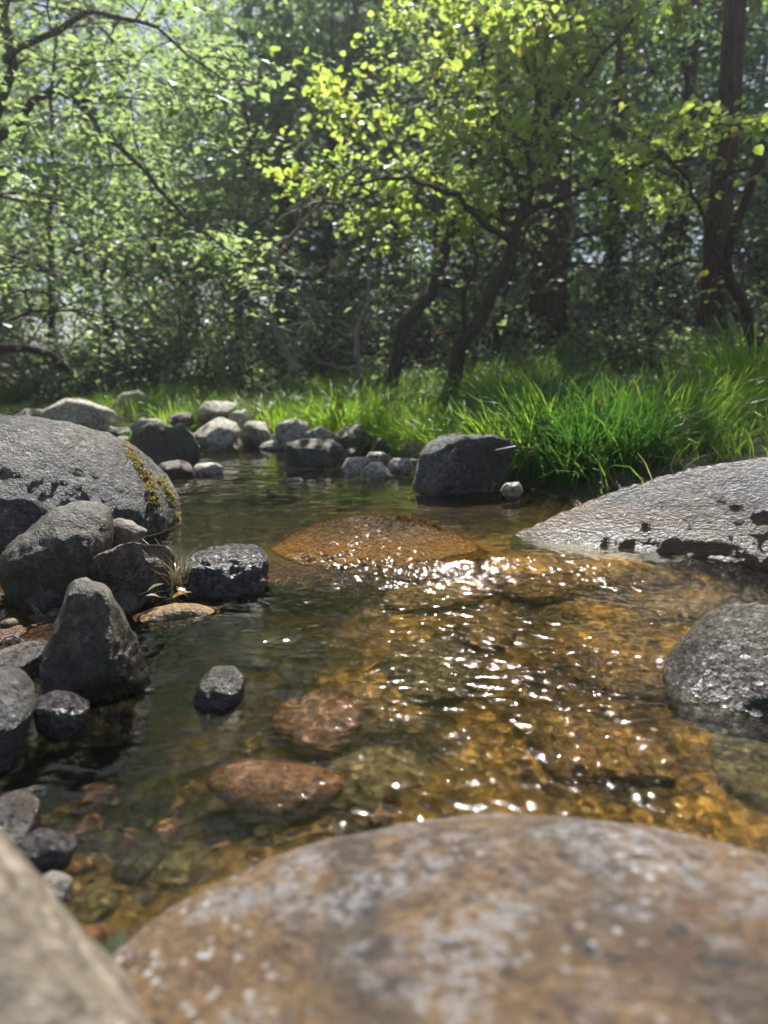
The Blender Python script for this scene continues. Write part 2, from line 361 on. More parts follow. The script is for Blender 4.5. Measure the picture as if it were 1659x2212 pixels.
ys = axis([(-30, -1, 10), (-1, 0.3, 20), (0.3, 3.2, 170), (3.2, 9, 90), (9, 20, 30), (20, 60, 24), (60, 200, 6)])
X, Y, F = grid(xs, ys); Z = terrain(X, Y)
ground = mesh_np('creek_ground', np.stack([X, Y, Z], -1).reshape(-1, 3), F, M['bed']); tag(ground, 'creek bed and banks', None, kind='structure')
del ground['label']

def wave(x, y):
    sh = x.shape; x = x.ravel(); y = y.ravel(); o = x * 0
    rx = x - 0.42; ry = y - 2.9
    r = np.hypot(rx, ry); th = np.arctan2(rx, -ry)
    rap = 1 - smooth(2.05, 2.3, y)
    strong = smooth(-0.22, 0.3, x - 0.25 * (y - 1.5)) * (0.75 + 0.25 * smooth(.2, .6, x))
    burst = 0.55 + 0.9 * np.clip(0.5 + fbm(np.stack([x * 2.6, y * 3.2, o], -1), 2, 41), 0, 1.2)
    wx = x + 0.03 * vnoise(np.stack([x * 7, y * 7, o], -1), 44); wy = y + 0.03 * vnoise(np.stack([x * 7, y * 7, o + 5], -1), 45)
    streak = fbm(np.stack([th * 34, r * 9, o], -1), 3, 31)
    chop = fbm(np.stack([wx * 17, wy * 24, o], -1), 2, 33)
    small = fbm(np.stack([wx * 55 + wy * 14, wy * 78, o], -1), 2, 35)
    swell = vnoise(np.stack([x * 6, y * 8, o], -1), 36)
    h = rap * (0.74 + 0.26 * smooth(1.15, 1.6, y)) * (strong * burst * (0.0040 * streak + 0.0030 * chop + 0.0036 * small + 0.006 * swell) + (1 - strong) * (0.0030 * chop + 0.0015 * small + 0.003 * swell))
    h = h + (1 - rap) * (0.0016 * fbm(np.stack([x * 7, y * 15, o], -1), 2, 37) + 0.0011 * vnoise(np.stack([x * 25, y * 45, o], -1), 38))
    return h.reshape(sh)
xs = axis([(-14, -4, 30), (-4, -1.25, 60), (-1.25, 1.35, 620), (1.35, 2.3, 50)])
ys = axis([(-0.8, 0.5, 20), (0.5, 0.9, 60), (0.9, 2.35, 345), (2.35, 2.4, 4), (2.4, 5, 150), (5, 10, 60)])
X, Y, F = grid(xs, ys); W = water_level(X, Y) + wave(X, Y); T = terrain(X, Y)
bad = (T > W + 0.06).ravel()
F = F[~bad[F].all(1)]
water = mesh_np('water', np.stack([X, Y, W], -1).reshape(-1, 3), F, M['water']); tag(water, None, None, kind='structure'); water.cycles.is_caustics_caster = True; ground.cycles.is_caustics_receiver = True

# ------------------------------------------------------------------ rocks
def add_noise(V, C, size, amp, freq, seed, facets=0, ridge=0.0, fdir=None, fcut=(0.66, 0.88)):
    """rough a rock: broad lumps, ridges and a few planed-off facets (V relative to C)"""
    rng = np.random.RandomState(seed)
    L = np.linalg.norm(V, axis=1)[:, None] + 1e-9; N = V / L
    for _ in range(facets):
        d = rng.normal(size=3)
        if fdir is not None: d = fdir * 1.1 * rng.choice([-1, -1, 1]) + d * .75
        d /= np.linalg.norm(d)
        ext = np.max(V @ d); cut = ext * rng.uniform(*fcut)
        over = np.maximum(V @ d - cut, 0)
        V = V - d[None] * over[:, None] * 0.85
    q = V / size * freq + rng.uniform(-50, 50, 3)
    h = fbm(q, 4, seed)
    if ridge: h = h + ridge * (1 - 2 * np.abs(fbm(q * 1.9 + 9, 3, seed + 3)))
    h2 = fbm(q * 5.0, 3, seed + 7)
    return V + N * (amp * size * h + amp * 0.22 * size * h2)[:, None]
def outline_rock(name, pts, t, front, back, mat, label, sub=5, amp=0.05, freq=2.2, e=0.85, facets=2, ridge=0.2, axz=0.55, seed=None, cat='rock', group=None, sink=0.5, soft=3.0, fcut=(0.66, 0.88), micro=None):
    """a rock whose outline, seen square-on from the bank, is pts; real size from its distance t (m); front/back = half-thickness (m)"""
    pts = np.array(pts, float)
    seed = seed if seed is not None else int(abs(pts.sum())) % 9973
    h0, h1 = pts[:, 1].min(), pts[:, 1].max()
    pts[:, 1] += sink * (h1 - h0) * np.clip((pts[:, 1] - h0 - .72 * (h1 - h0)) / (.28 * (h1 - h0)), 0, 1)   # bury the foot
    c = (pts.max(0) + pts.min(0)) / 2
    rel = (pts - c) * [1, -1] / FPX * t
    C = P(c[0], c[1], t)
    D = ray(*c); D = D / np.linalg.norm(D); A = D.copy(); A[2] *= axz; A /= np.linalg.norm(A); Ab = D.copy(); Ab[2] *= 0.8; Ab /= np.linalg.norm(Ab)
    R = np.cross(D, [0, 0, 1.0]); R /= np.linalg.norm(R); U = np.cross(R, D)
    ang = np.linspace(-math.pi, math.pi, 361); rad = np.zeros(361); n = len(rel)
    for k, a in enumerate(ang):
        dx, dy = math.cos(a), math.sin(a); best = 0
        for i in range(n):
            p, q = rel[i], rel[(i + 1) % n]; ex, ey = q - p
            den = dx * ey - dy * ex
            if abs(den) < 1e-12: continue
            s = (p[0] * ey - p[1] * ex) / den; w = (p[0] * dy - p[1] * dx) / den
            if s > 0 and -1e-6 <= w <= 1 + 1e-6: best = max(best, s)
        rad[k] = best
    k = np.exp(-0.5 * (np.arange(-8, 9) / soft) ** 2); k /= k.sum()
    rad = np.convolve(np.concatenate([rad[-9:-1], rad, rad[1:9]]), k, 'valid')
    S, Fc = ico(sub)
    y = S[:, 1]; rho = np.sqrt(np.maximum(1 - y * y, 0)); phi = np.arctan2(S[:, 2], S[:, 0])
    s = np.interp(phi, ang, rad)
    rho = rho ** e; yy = np.sign(y) * np.abs(y) ** e
    V = (R[None] * (np.cos(phi) * rho * s)[:, None] + U[None] * (np.sin(phi) * rho * s)[:, None] + np.where(y > 0, 1, 0)[:, None] * Ab[None] * (yy * back)[:, None] + np.where(y > 0, 0, 1)[:, None] * A[None] * (yy * front)[:, None])
    V = add_noise(V, C, float(rad.mean()), amp, freq, seed, facets, ridge, A, fcut)
    if micro:
        N = V / (np.linalg.norm(V, axis=1)[:, None] + 1e-9); q = (V @ np.stack([R, A, U], 1)) / np.array(micro[1])
        V = V + N * (micro[0] * (fbm(q, 3, seed + 21, .6) - .8 * np.abs(fbm(q * .6 + 4, 2, seed + 22))))[:, None]
    o = mesh_np(name, V, Fc, mat, loc=tuple(C)); tag(o, label, cat, group); o.cycles.is_caustics_receiver = True
    return o, V + C

B = {}
B['left'] = outline_rock('boulder', [(-330, 1150), (-290, 980), (-150, 905), (0, 894), (100, 898), (180, 915), (250, 945), (310, 985), (350, 1030), (378, 1080), (389, 1120), (378, 1160), (345, 1200), (290, 1250), (100, 1340), (-200, 1340)],
    2.62, 0.42, 0.5, M['granite'], 'huge rounded grey granite boulder with yellow moss streaks at left', sub=6, amp=0.035, freq=2.0, facets=1, ridge=0.25, fcut=(.8, .9), micro=(.007, (.022, .022, .018)))
outline_rock('boulder', [(10, 1225), (20, 1190), (45, 1160), (85, 1130), (130, 1096), (180, 1083), (220, 1090), (241, 1110), (246, 1150), (235, 1200), (200, 1245), (150, 1285), (80, 1295), (30, 1265)],
    2.0, 0.12, 0.14, M['dark'], 'dark oval stone leaning against the huge grey boulder', amp=0.06, facets=4, ridge=0.4, sub=5, soft=1.8, fcut=(.6, .85), micro=(.005, (.018, .018, .014)))
outline_rock('boulder', [(195, 1215), (215, 1190), (260, 1160), (295, 1150), (335, 1160), (365, 1185), (380, 1210), (374, 1245), (350, 1285), (300, 1305), (250, 1285), (205, 1245)],
    1.98, 0.10, 0.12, M['brown'], 'smooth brown stone with wet shine, between dark oval stone and dry grass tuft', amp=0.07, facets=8, sub=5, soft=1.8, fcut=(.55, .82), ridge=.4, micro=(.003, (.016, .016, .012)))
outline_rock('rock', [(236, 1160), (243, 1120), (262, 1117), (285, 1126), (318, 1148), (300, 1175), (255, 1185)], 2.14, 0.05, 0.06, M['tan'],
    'small tan wedge stone jammed behind two dark stones', amp=0.09, facets=4, sub=4, e=0.7)
outline_rock('boulder', [(378, 1258), (387, 1232), (415, 1200), (455, 1180), (510, 1176), (556, 1185), (578, 1210), (586, 1250), (575, 1290), (520, 1310), (430, 1305), (388, 1285)],
    2.07, 0.07, 0.12, M['wet'], 'wet glistening purple-brown stone at the edge of the rapids', amp=0.08, facets=6, ridge=0.4, sub=5, axz=-0.3)
outline_rock('rock', [(60, 1292), (66, 1270), (95, 1250), (120, 1252), (136, 1275), (134, 1305), (110, 1325), (75, 1318)], 1.93, 0.045, 0.05, M['brown'], 'small round brown stone behind the triangular rock', sub=4, facets=2)
outline_rock('rock', [(122, 1280), (140, 1262), (160, 1266), (168, 1285), (150, 1310), (128, 1305)], 1.98, 0.03, 0.04, M['bank'], 'little pale grey stone peeking over the triangular rock shoulder', sub=4, facets=3)
outline_rock('rock', [(236, 1292), (265, 1268), (300, 1276), (315, 1302), (285, 1325), (242, 1322)], 1.93, 0.04, 0.05, M['dark'], 'small black wet stone right of the triangular rock tip', sub=4, facets=3)
outline_rock('boulder', [(104, 1430), (110, 1395), (140, 1330), (163, 1268), (180, 1254), (216, 1255), (243, 1272), (266, 1320), (300, 1395), (330, 1448), (343, 1478), (330, 1520), (280, 1570), (180, 1590), (104, 1540)],
    1.47, 0.085, 0.10, M['dark'], 'dark triangular upright rock standing in the shallow water', sub=5, amp=0.075, freq=2.2, facets=8, e=0.62, ridge=0.6, sink=.2, soft=1.0, fcut=(.42, .72), axz=.2, micro=(.004, (.016, .016, .012)))
outline_rock('rock', [(285, 1335), (330, 1312), (380, 1302), (430, 1309), (480, 1330), (460, 1350), (350, 1360)], 1.9, 0.08, 0.06, M['amber'], 'golden half-submerged stone below the yellow fallen leaves', sub=4, facets=1)
outline_rock('boulder', [(-90, 1510), (-45, 1458), (15, 1443), (55, 1455), (76, 1490), (73, 1535), (40, 1590), (0, 1625), (-70, 1625)], 1.30, 0.09, 0.09, M['granite'], 'smooth grey oval stone cut off by the left edge', facets=0, amp=0.03)
outline_rock('rock', [(78, 1518), (92, 1497), (125, 1490), (165, 1502), (193, 1527), (180, 1558), (120, 1570), (82, 1555)], 1.36, 0.04, 0.04, M['wet'], 'small wet reddish stone at the foot of the triangular rock', sub=4, facets=1)
outline_rock('rock', [(-70, 1425), (0, 1404), (60, 1390), (103, 1390), (112, 1412), (85, 1455), (0, 1475), (-70, 1470)], 1.58, 0.07, 0.06, M['brown'], 'low flat brown stone at left beside the triangular rock', facets=3)
outline_rock('boulder', [(418, 1515), (430, 1472), (465, 1440), (508, 1443), (532, 1470), (526, 1510), (480, 1560), (438, 1565)], 1.475, 0.05, 0.05, M['dark'], 'dark algae-coated stone just breaking the water in mid-stream', facets=2)
outline_rock('boulder', [(446, 1705), (480, 1664), (540, 1656), (620, 1676), (700, 1703), (752, 1737), (735, 1775), (650, 1800), (560, 1795), (478, 1755)], 1.25, 0.07, 0.07, M['rust'], 'rusty orange submerged stone under blue sky reflections', facets=1, amp=0.04)
outline_rock('boulder', [(1432, 1470), (1445, 1420), (1475, 1375), (1508, 1330), (1550, 1307), (1620, 1306), (1720, 1330), (1810, 1420), (1810, 1600), (1720, 1720), (1600, 1730), (1500, 1680), (1448, 1570)],
    1.50, 0.17, 0.22, M['round'], 'round speckled granite boulder at right edge of the rapids', sub=6, amp=0.05, facets=4, axz=-0.3, micro=(.005, (.016, .016, .016)))
B['slab'] = outline_rock('boulder', [(1040, 1200), (1110, 1165), (1180, 1126), (1260, 1090), (1350, 1050), (1450, 1010), (1560, 984), (1659, 970), (1800, 985), (2000, 1050), (2000, 1290), (1800, 1340), (1500, 1320), (1300, 1270), (1150, 1225)],
    2.24, 0.36, 0.35, M['slab'], 'long sloping pale granite slab at right, rusty near the water', sub=6, amp=0.03, freq=2.4, facets=0, ridge=0.2, axz=-3.4, micro=(.006, (.06, .05, .022)), soft=1.3, sink=1.3)
B['dome'] = outline_rock('boulder', [(545, 1225), (600, 1175), (650, 1148), (700, 1129), (760, 1115), (830, 1111), (900, 1123), (960, 1144), (1010, 1164), (1048, 1195), (1065, 1240), (900, 1290), (700, 1290), (570, 1260)],
    2.30, 0.24, 0.25, M['dome'], 'low orange-brown mossy dome rock in the middle of the creek', sub=6, amp=0.025, facets=0, axz=-1.0, micro=(.006, (.012, .012, .012)))
outline_rock('rock', [(-30, 1745), (20, 1714), (60, 1716), (89, 1745), (86, 1800), (40, 1840), (-25, 1830)], 1.06, 0.05, 0.05, M['brown'], 'brown rounded stone at left above the tan foreground boulder', facets=1)
outline_rock('rock', [(48, 1815), (90, 1788), (140, 1799), (168, 1826), (135, 1870), (68, 1880)], 1.0, 0.04, 0.04, M['wet'], 'dark red-brown wedge stone right beside tan foreground boulder', sub=4, facets=4)
outline_rock('rock', [(82, 1892), (120, 1883), (156, 1905), (152, 1935), (115, 1945), (86, 1925)], 0.93, 0.02, 0.02, M['pale'], 'small white wet pebble between tan boulder and pebble bed', sub=4, facets=1)

# foreground boulders: shaped in the round, seen from above
def lump(name, C, rad, mat, label, sub=6, amp=0.04, freq=2.0, facets=0, e=(0.9, 0.9), rot=0.0, seed=1, ridge=0.2, cat='rock', group=None, profile=None):
    S, Fc = ico(sub)
    V = S.copy()
    zz = np.sign(V[:, 2]) * np.abs(V[:, 2]) ** e[0]; rh = np.sqrt(np.maximum(1 - V[:, 2] ** 2, 0)) ** e[1]
    ph = np.arctan2(V[:, 1], V[:, 0])
    V = np.stack([np.cos(ph) * rh * rad[0], np.sin(ph) * rh * rad[1], zz * rad[2]], -1)
    if profile: V = profile(V)
    V = add_noise(V, None, float(np.mean(rad)), amp, freq, seed, facets, ridge)
    c, s = math.cos(rot), math.sin(rot)
    V = V @ np.array([[c, s, 0], [-s, c, 0], [0, 0, 1]])
    o = mesh_np(name, V, Fc, mat, loc=tuple(C)); tag(o, label, cat, group); o.cycles.is_caustics_receiver = True; return o, V + np.array(C)
def ledge(V):                                   # a split-off shelf along the left shoulder, with a crack
    k = V[:, 0] * .85 - V[:, 1] * .5 + .05 * np.sin(V[:, 1] * 14) + .19
    up = smooth(0, .15, V[:, 2])
    V = V.copy(); V[:, 2] -= up * smooth(.30, .10, V[:, 1]) * (.022 * smooth(.03, -.03, k) + .016 * np.exp(-(k / .012) ** 2))
    k2 = V[:, 0] * .5 + V[:, 1] * .9 + .04 * np.sin(V[:, 0] * 17) + .02
    V[:, 2] -= up * .012 * np.exp(-(k2 / .014) ** 2) * smooth(-.1, .1, V[:, 0] + .1)
    return V
lump('boulder', (0.15, 0.40, -0.03), (0.51, 0.47, 0.235), M['front'], 'large brown foreground boulder blotched with white lichen', amp=0.022, freq=2.6, e=(0.68, 0.9), seed=4, rot=0.0, ridge=0.25, profile=ledge)
outline_rock('boulder', [(-330, 1720), (-100, 1700), (0, 1752), (60, 1850), (130, 1985), (190, 2100), (262, 2215), (300, 2350), (200, 2600), (-330, 2600)], 0.52, 0.14, 0.12, M['tan'],
    'tan grey foreground boulder in the lower left corner', sub=6, amp=0.03, freq=1.8, facets=0, sink=0.1, seed=9)
# rocks of the far bank
far = [
 ([(888, 1045), (894, 1000), (915, 965), (950, 945), (1000, 940), (1060, 938), (1095, 950), (1110, 975), (1105, 1030), (1060, 1065), (990, 1075), (920, 1072)], 3.45, .2, .2, 'granite', 'blocky grey boulder in dappled shade beside the hanging grass', 'boulder'),
 ([(618, 985), (622, 960), (660, 948), (710, 950), (740, 965), (753, 985), (740, 1008), (680, 1015), (630, 1010)], 4.4, .14, .14, 'dark', 'dark flat-topped stone in the far pool with sunlit top', 'boulder'),
 ([(287, 960), (295, 930), (330, 914), (370, 925), (415, 911), (433, 935), (436, 980), (425, 1002), (350, 1008), (300, 1000)], 4.5, .18, .2, 'dark', 'black shaded boulder behind the huge grey boulder', 'boulder'),
 ([(335, 1022), (350, 1000), (390, 995), (415, 1010), (421, 1032), (380, 1050), (342, 1048)], 3.9, .08, .08, 'brown', 'low brown stone in the pool beside the huge grey boulder', 'rock'),
 ([(408, 1018), (430, 1000), (465, 998), (483, 1012), (475, 1034), (430, 1042)], 4.0, .08, .08, 'pale', 'low pale stone in the far pool left of centre', 'rock'),
 ([(413, 930), (430, 905), (470, 898), (510, 915), (527, 945), (500, 970), (450, 965)], 5.4, .17, .17, 'pale', 'sunlit tan stone on the far waterline right of the black boulder', 'boulder'),
 ([(520, 940), (535, 912), (580, 911), (602, 930), (592, 965), (545, 968)], 5.55, .14, .14, 'bank', 'grey stone on far waterline, third from the black boulder', 'rock'),
 ([(585, 948), (600, 915), (640, 904), (670, 920), (682, 950), (640, 970)], 5.3, .15, .15, 'bank', 'grey rounded stone behind the dark flat-topped stone', 'rock'),
 ([(658, 935), (690, 921), (720, 935), (728, 960), (690, 966)], 5.2, .1, .1, 'bank', 'small grey stone on the far waterline below arching grass', 'rock'),
 ([(718, 948), (735, 922), (775, 917), (802, 935), (806, 968), (770, 980), (732, 975)], 5.0, .13, .13, 'dark', 'dark mossy stone at the waterline beneath the arching grass', 'rock'),
 ([(416, 885), (440, 862), (490, 853), (517, 862), (503, 890), (440, 902)], 6.3, .18, .18, 'pale', 'smooth pale boulder half buried in bright grass', 'boulder'),
 ([(486, 908), (500, 890), (530, 885), (547, 900), (530, 922)], 5.9, .1, .1, 'pale', 'small pale stone in grass right below the half-buried boulder', 'rock'),
 ([(92, 892), (150, 862), (190, 867), (240, 885), (287, 915), (272, 938), (180, 930), (110, 912)], 6.4, .3, .3, 'pale', 'wide sunlit grey rock showing over the huge boulder', 'boulder'),
 ([(232, 884), (265, 850), (300, 843), (322, 858), (312, 886), (260, 896)], 7.1, .2, .2, 'pale', 'pale rock at back left against bright grass', 'boulder'),
 ([(356, 908), (380, 893), (415, 893), (427, 908), (400, 922), (370, 921)], 5.8, .11, .11, 'brown', 'small brown stone above the black shaded boulder', 'rock'),
 ([(276, 925), (300, 905), (345, 905), (362, 920), (330, 936)], 5.2, .12, .12, 'bank', 'low grey stone left behind the black shaded boulder', 'rock'),
 ([(738, 1012), (750, 990), (790, 985), (802, 1005), (770, 1028)], 4.05, .07, .07, 'pale', 'leftmost of the small whitish stones before the blocky boulder', 'rock'),
 ([(778, 1024), (800, 1000), (845, 998), (857, 1022), (820, 1040)], 3.9, .07, .07, 'pale', 'front middle whitish stone of the little cluster', 'rock'),
 ([(833, 1008), (850, 990), (885, 991), (893, 1012), (860, 1028)], 4.0, .06, .06, 'pale', 'whitish stone touching the blocky boulder', 'rock'),
 ([(798, 962), (812, 947), (840, 949), (845, 972), (815, 982)], 4.7, .07, .07, 'dark', 'small dark stone between arching grass and whitish stones', 'rock'),
 ([(786, 994), (800, 977), (830, 977), (837, 992), (810, 1002)], 4.3, .06, .06, 'bank', 'small grey stone behind the whitish cluster', 'rock'),
 ([(30, 900), (60, 884), (110, 888), (118, 906), (50, 914)], 7.5, .18, .18, 'bank', 'low stone on the far bank over the huge boulder top', 'rock'),
 ([(612, 1040), (622, 1032), (645, 1031), (656, 1038), (645, 1047), (620, 1047)], 3.75, .04, .04, 'pale', 'tiny white stone added for a bright blob on the far pool surface', 'rock'),  # stone added for its white tone, in place of a bright blob
 ([(1080, 1062), (1092, 1044), (1120, 1041), (1130, 1060), (1110, 1075)], 3.2, .05, .05, 'pale', 'small pale stone under the hanging grass by blocky boulder', 'rock'),
]
for pts, t, f, b, m, lab, nm in far:
    outline_rock(nm, pts, t, f, b, M[m], lab, sub=4, amp=0.09, facets=9, ridge=0.5, axz=-0.5, e=.75, soft=1.6, fcut=(.5, .8))

# small stones that close the line of the far waterline
rng = np.random.RandomState(11)
path = resample([(-2.6, 6.75, 0), (-1.9, 6.3, 0), (-.9, 5.75, 0), (-.1, 5.1, 0), (.22, 4.55, 0), (.42, 4.05, 0)], 34)
for i, q in enumerate(path):
    x, y = q[0] + rng.normal(0, .07), q[1] - .16 + rng.normal(0, .09); r = rng.uniform(.06, .14)
    lump('rock', (x, y, max(float(terrain(np.array([x]), np.array([y]))[0]), UP - .03) + r * .12), (r * rng.uniform(.9, 1.4), r * rng.uniform(.7, 1.1), r * rng.uniform(.45, .75)), M[('pale', 'bank', 'bank', 'brown')[rng.randint(4)]],
         'small stone in the line of stones along the far waterline', sub=3, amp=.1, freq=1.6, facets=6, seed=300 + i, rot=rng.uniform(0, 3), group='small stones along the far waterline')

# stones under the golden rapids
rng = np.random.RandomState(5)
gold = [((.80, 1.96, .02), (.20, .09, .05), 'amber', 'amber stone under thin water below the pale slab'),
        ((.42, 2.02, .01), (.14, .10, .05), 'amber', 'bright golden stone under water below the gap'),
        ((.17, 2.04, .00), (.20, .12, .05), 'amber', 'golden brown stone under water before the mossy dome'),
        ((.56, 1.55, -.05), (.17, .12, .055), 'amber', 'golden stone under the rapids left of the round boulder'),
        ((.10, 1.60, -.075), (.16, .11, .06), 'olive', 'olive stone under the glittering mid-stream water'),
        ((-.12, 1.42, -.085), (.13, .10, .06), 'rust', 'reddish stone under water in mid-stream'),
        ((.36, 1.28, -.075), (.17, .12, .06), 'amber', 'pale golden stone under the sparkling lower rapids'),
        ((.62, 1.16, -.07), (.15, .09, .035), 'olive', 'dark algae stone under water below the round boulder'),
        ((-.02, 1.20, -.10), (.12, .09, .05), 'olive', 'dim stone under water behind the large foreground boulder'),
        ((.68, .95, -.05), (.12, .10, .05), 'amber', 'golden stone under water right of the large foreground boulder'),
        ((-.28, 1.82, -.07), (.13, .09, .05), 'olive', 'olive stone under water right of the golden half-submerged stone'),
        ((-.34, 1.60, -.08), (.10, .08, .05), 'olive', 'olive stone under water between triangular rock and mid-stream'),
        ((.25, 1.80, -.03), (.12, .08, .045), 'amber', 'amber stone under water in the centre of the rapids')]
for i, (c, r, m, lab) in enumerate(gold):
    c = (c[0], c[1], float(terrain(np.array([c[0]]), np.array([c[1]]))[0]) - r[2] * .12)
    lump('submerged_stone', c, r, M[m], lab, sub=4, amp=0.09, freq=2.2, facets=2, seed=40 + i, rot=rng.uniform(0, 3), group='stones under the rapids')

# pebble bed in the shallows between the two front boulders
proto = []
for k in range(5):
    S, Fc = ico(3)
    V = add_noise(S * np.array([1, .8, .55]), None, 1.0, 0.12, 1.5, 70 + k, 3, 0.1)
    me = mesh_np('pebble', V, Fc, None); proto.append(me.data); bpy.data.objects.remove(me)
pmats = [M['amber'], M['rust'], M['olive'], M['brown'], M['dark'], M['tan'], M['bank']]
variants = {}
placed = []
tries = 0
while len(placed) < 85 and tries < 4000:
    tries += 1
    x, y = rng.uniform(-.62, 0.02), rng.uniform(.5, 1.25)
    if y < 0.62 - 0.5 * x - 0.28 and x > -.35: continue
    r = rng.uniform(.014, .036) if rng.rand() < .85 else rng.uniform(.036, .05)
    if any((x - a) ** 2 + (y - b) ** 2 < (0.8 * (r + c)) ** 2 for a, b, c in placed): continue
    placed.append((x, y, r))
px_, py_, pr_ = map(np.array, zip(*placed))
pz = terrain(px_, py_)
for i in range(len(placed)):
    k, mi = rng.randint(5), rng.randint(len(pmats))
    if (k, mi) not in variants:
        d = proto[k].copy(); d.materials.append(pmats[mi]); variants[(k, mi)] = d
    o = bpy.data.objects.new('pebble', variants[(k, mi)]); COL.objects.link(o)
    o.location = (px_[i], py_[i], pz[i] + pr_[i] * .2); o.scale = (pr_[i],) * 3; o.rotation_euler = (rng.uniform(-.2, .2), rng.uniform(-.2, .2), rng.uniform(0, 6.28))
    o.cycles.is_caustics_receiver = True
    tag(o, 'small pebble on the shallow creek bed between the two foreground boulders', 'pebble', 'pebbles on the shallow creek bed')

mx, my = rng.uniform(-1.2, -.62, 46), rng.uniform(1.25, 2.05, 46); mz = terrain(mx, my)
for i in range(46):
    r = rng.uniform(.010, .03); k, mi = rng.randint(5), (2, 3, 4, 1)[rng.randint(4)]
    if (k, mi) not in variants:
        d = proto[k].copy(); d.materials.append(pmats[mi]); variants[(k, mi)] = d
    o = bpy.data.objects.new('pebble', variants[(k, mi)]); COL.objects.link(o); o.cycles.is_caustics_receiver = True
    o.location = (mx[i], my[i], mz[i] + r * .1); o.scale = (r,) * 3; o.rotation_euler = (rng.uniform(-.3, .3), rng.uniform(-.3, .3), rng.uniform(0, 6.28))
    tag(o, 'small dark stone on the muddy margin left of the triangular rock', 'pebble', 'stones on the muddy margin')

# ------------------------------------------------------------------ blades, leaves, branches
def blades(rng, base, n_seg, length, width, lean, az, droop):
    """arching grass blades; arrays over blades -> V, F(quads)"""
    n = len(base); k = n_seg + 1
    s = np.linspace(0, 1, k)[None, :]
    d = np.stack([np.cos(az), np.sin(az)], -1)
    a = lean[:, None] + droop[:, None] * s                       # angle from vertical grows along blade
    ds = length[:, None] / n_seg
    hx = np.cumsum(np.concatenate([np.zeros((n, 1)), (np.sin(a) * ds)[:, :-1]], 1), 1)
    hz = np.cumsum(np.concatenate([np.zeros((n, 1)), (np.cos(a) * ds)[:, :-1]], 1), 1)
    cx = base[:, None, 0] + d[:, None, 0] * hx; cyy = base[:, None, 1] + d[:, None, 1] * hx; cz = base[:, None, 2] + hz
    w = width[:, None] * (1 - s ** 1.6) * 0.5 + 0.0004
    tw = rng.uniform(-.9, .9, n)[:, None]
    sx = -np.sin(az)[:, None] * np.cos(tw) ; sy = np.cos(az)[:, None] * np.cos(tw); sz = np.sin(tw) * 0.6
    L = np.stack([cx - sx * w, cyy - sy * w, cz - sz * w], -1); Rr = np.stack([cx + sx * w, cyy + sy * w, cz + sz * w], -1)
    V = np.stack([L, Rr], 2).reshape(-1, 3)
    b = (np.arange(n) * 2 * k)[:, None] + (np.arange(n_seg) * 2)[None]
    Fq = np.stack([b, b + 1, b + 3, b + 2], -1).reshape(-1, 4)
    return V, Fq
def tussock_mesh(rng, C, n, spread, length, width=0.007, lean=(0.05, 0.6), droop=(0.6, 1.7), bias=None):
    ang = rng.uniform(0, 2 * math.pi, n); r = spread * np.sqrt(rng.rand(n))
    base = np.stack([C[0] + r * np.cos(ang), C[1] + r * np.sin(ang), np.zeros(n)], -1)
    base[:, 2] = terrain(base[:, 0], base[:, 1]) - 0.02
    az = ang + rng.normal(0, .7, n)
    if bias is not None: az = np.where(rng.rand(n) < .6, bias + rng.normal(0, .6, n), az)
    return blades(rng, base, 5, length * rng.uniform(.55, 1.1, n), 1.3 * width * rng.uniform(.5, 1.2, n), rng.uniform(*lean, n), az, rng.uniform(*droop, n))
LEAF6 = np.array([(0, 0, 0), (.42, .22, .06), (.36, .62, .08), (0, 1, -.06), (-.36, .62, .08), (-.42, .22, .06)])
LEAF4 = np.array([(0, 0, 0), (.38, .45, .07), (0, 1, -.05), (-.38, .45, .07)])
def leaves(rng, pos, size, flat=0.55, shape=LEAF4, down=0.25):
    n = len(pos)
    nr = rng.normal(0, flat, (n, 3)); nr[:, 2] += 1; nr /= np.linalg.norm(nr, axis=1)[:, None]
    ax = rng.normal(size=(n, 3)); ax[:, 2] -= down * 2; ax -= (ax * nr).sum(1)[:, None] * nr; ax /= np.linalg.norm(ax, axis=1)[:, None]
    sd = np.cross(ax, nr)
    s = size * np.clip(rng.lognormal(-.08, .32, n), .4, 1.6)
    q = shape
    V = pos[:, None] + s[:, None, None] * (sd[:, None] * q[None, :, 0:1] + ax[:, None] * q[None, :, 1:2] + nr[:, None] * q[None, :, 2:3])
    k = len(q); V = V.reshape(-1, 3); b = (np.arange(n) * k)[:, None]
    if k == 4: Fq = b + np.array([[0, 1, 2, 3]])
    else: Fq = np.concatenate([b + np.array([[0, 1, 2, 3]]), b + np.array([[0, 3, 4, 5]])], 0)
    return V, Fq
def tubes(paths, sides=6):
    Vs, Fs, off = [], [], 0
    ca = np.linspace(0, 2 * math.pi, sides, endpoint=False)
    for pts, rad in paths:
        pts = np.asarray(pts, float); rad = np.asarray(rad, float); n = len(pts)
        tg = np.gradient(pts, axis=0); tg /= np.linalg.norm(tg, axis=1)[:, None] + 1e-9
        ref = np.array([0.31, 0.83, 0.2]) if abs(tg[0, 2]) > .7 else np.array([0.1, 0.05, 1.0])
        a = np.cross(tg, ref); a /= np.linalg.norm(a, axis=1)[:, None] + 1e-9; b = np.cross(tg, a)
        V = pts[:, None] + rad[:, None, None] * (np.cos(ca)[None, :, None] * a[:, None] + np.sin(ca)[None, :, None] * b[:, None])
        I = off + np.arange(n * sides).reshape(n, sides); J = np.roll(I, -1, 1)
        Fs.append(np.stack([I[:-1], J[:-1], J[1:], I[1:]], -1).reshape(-1, 4)); Vs.append(V.reshape(-1, 3)); off += n * sides
    return np.concatenate(Vs), np.concatenate(Fs)
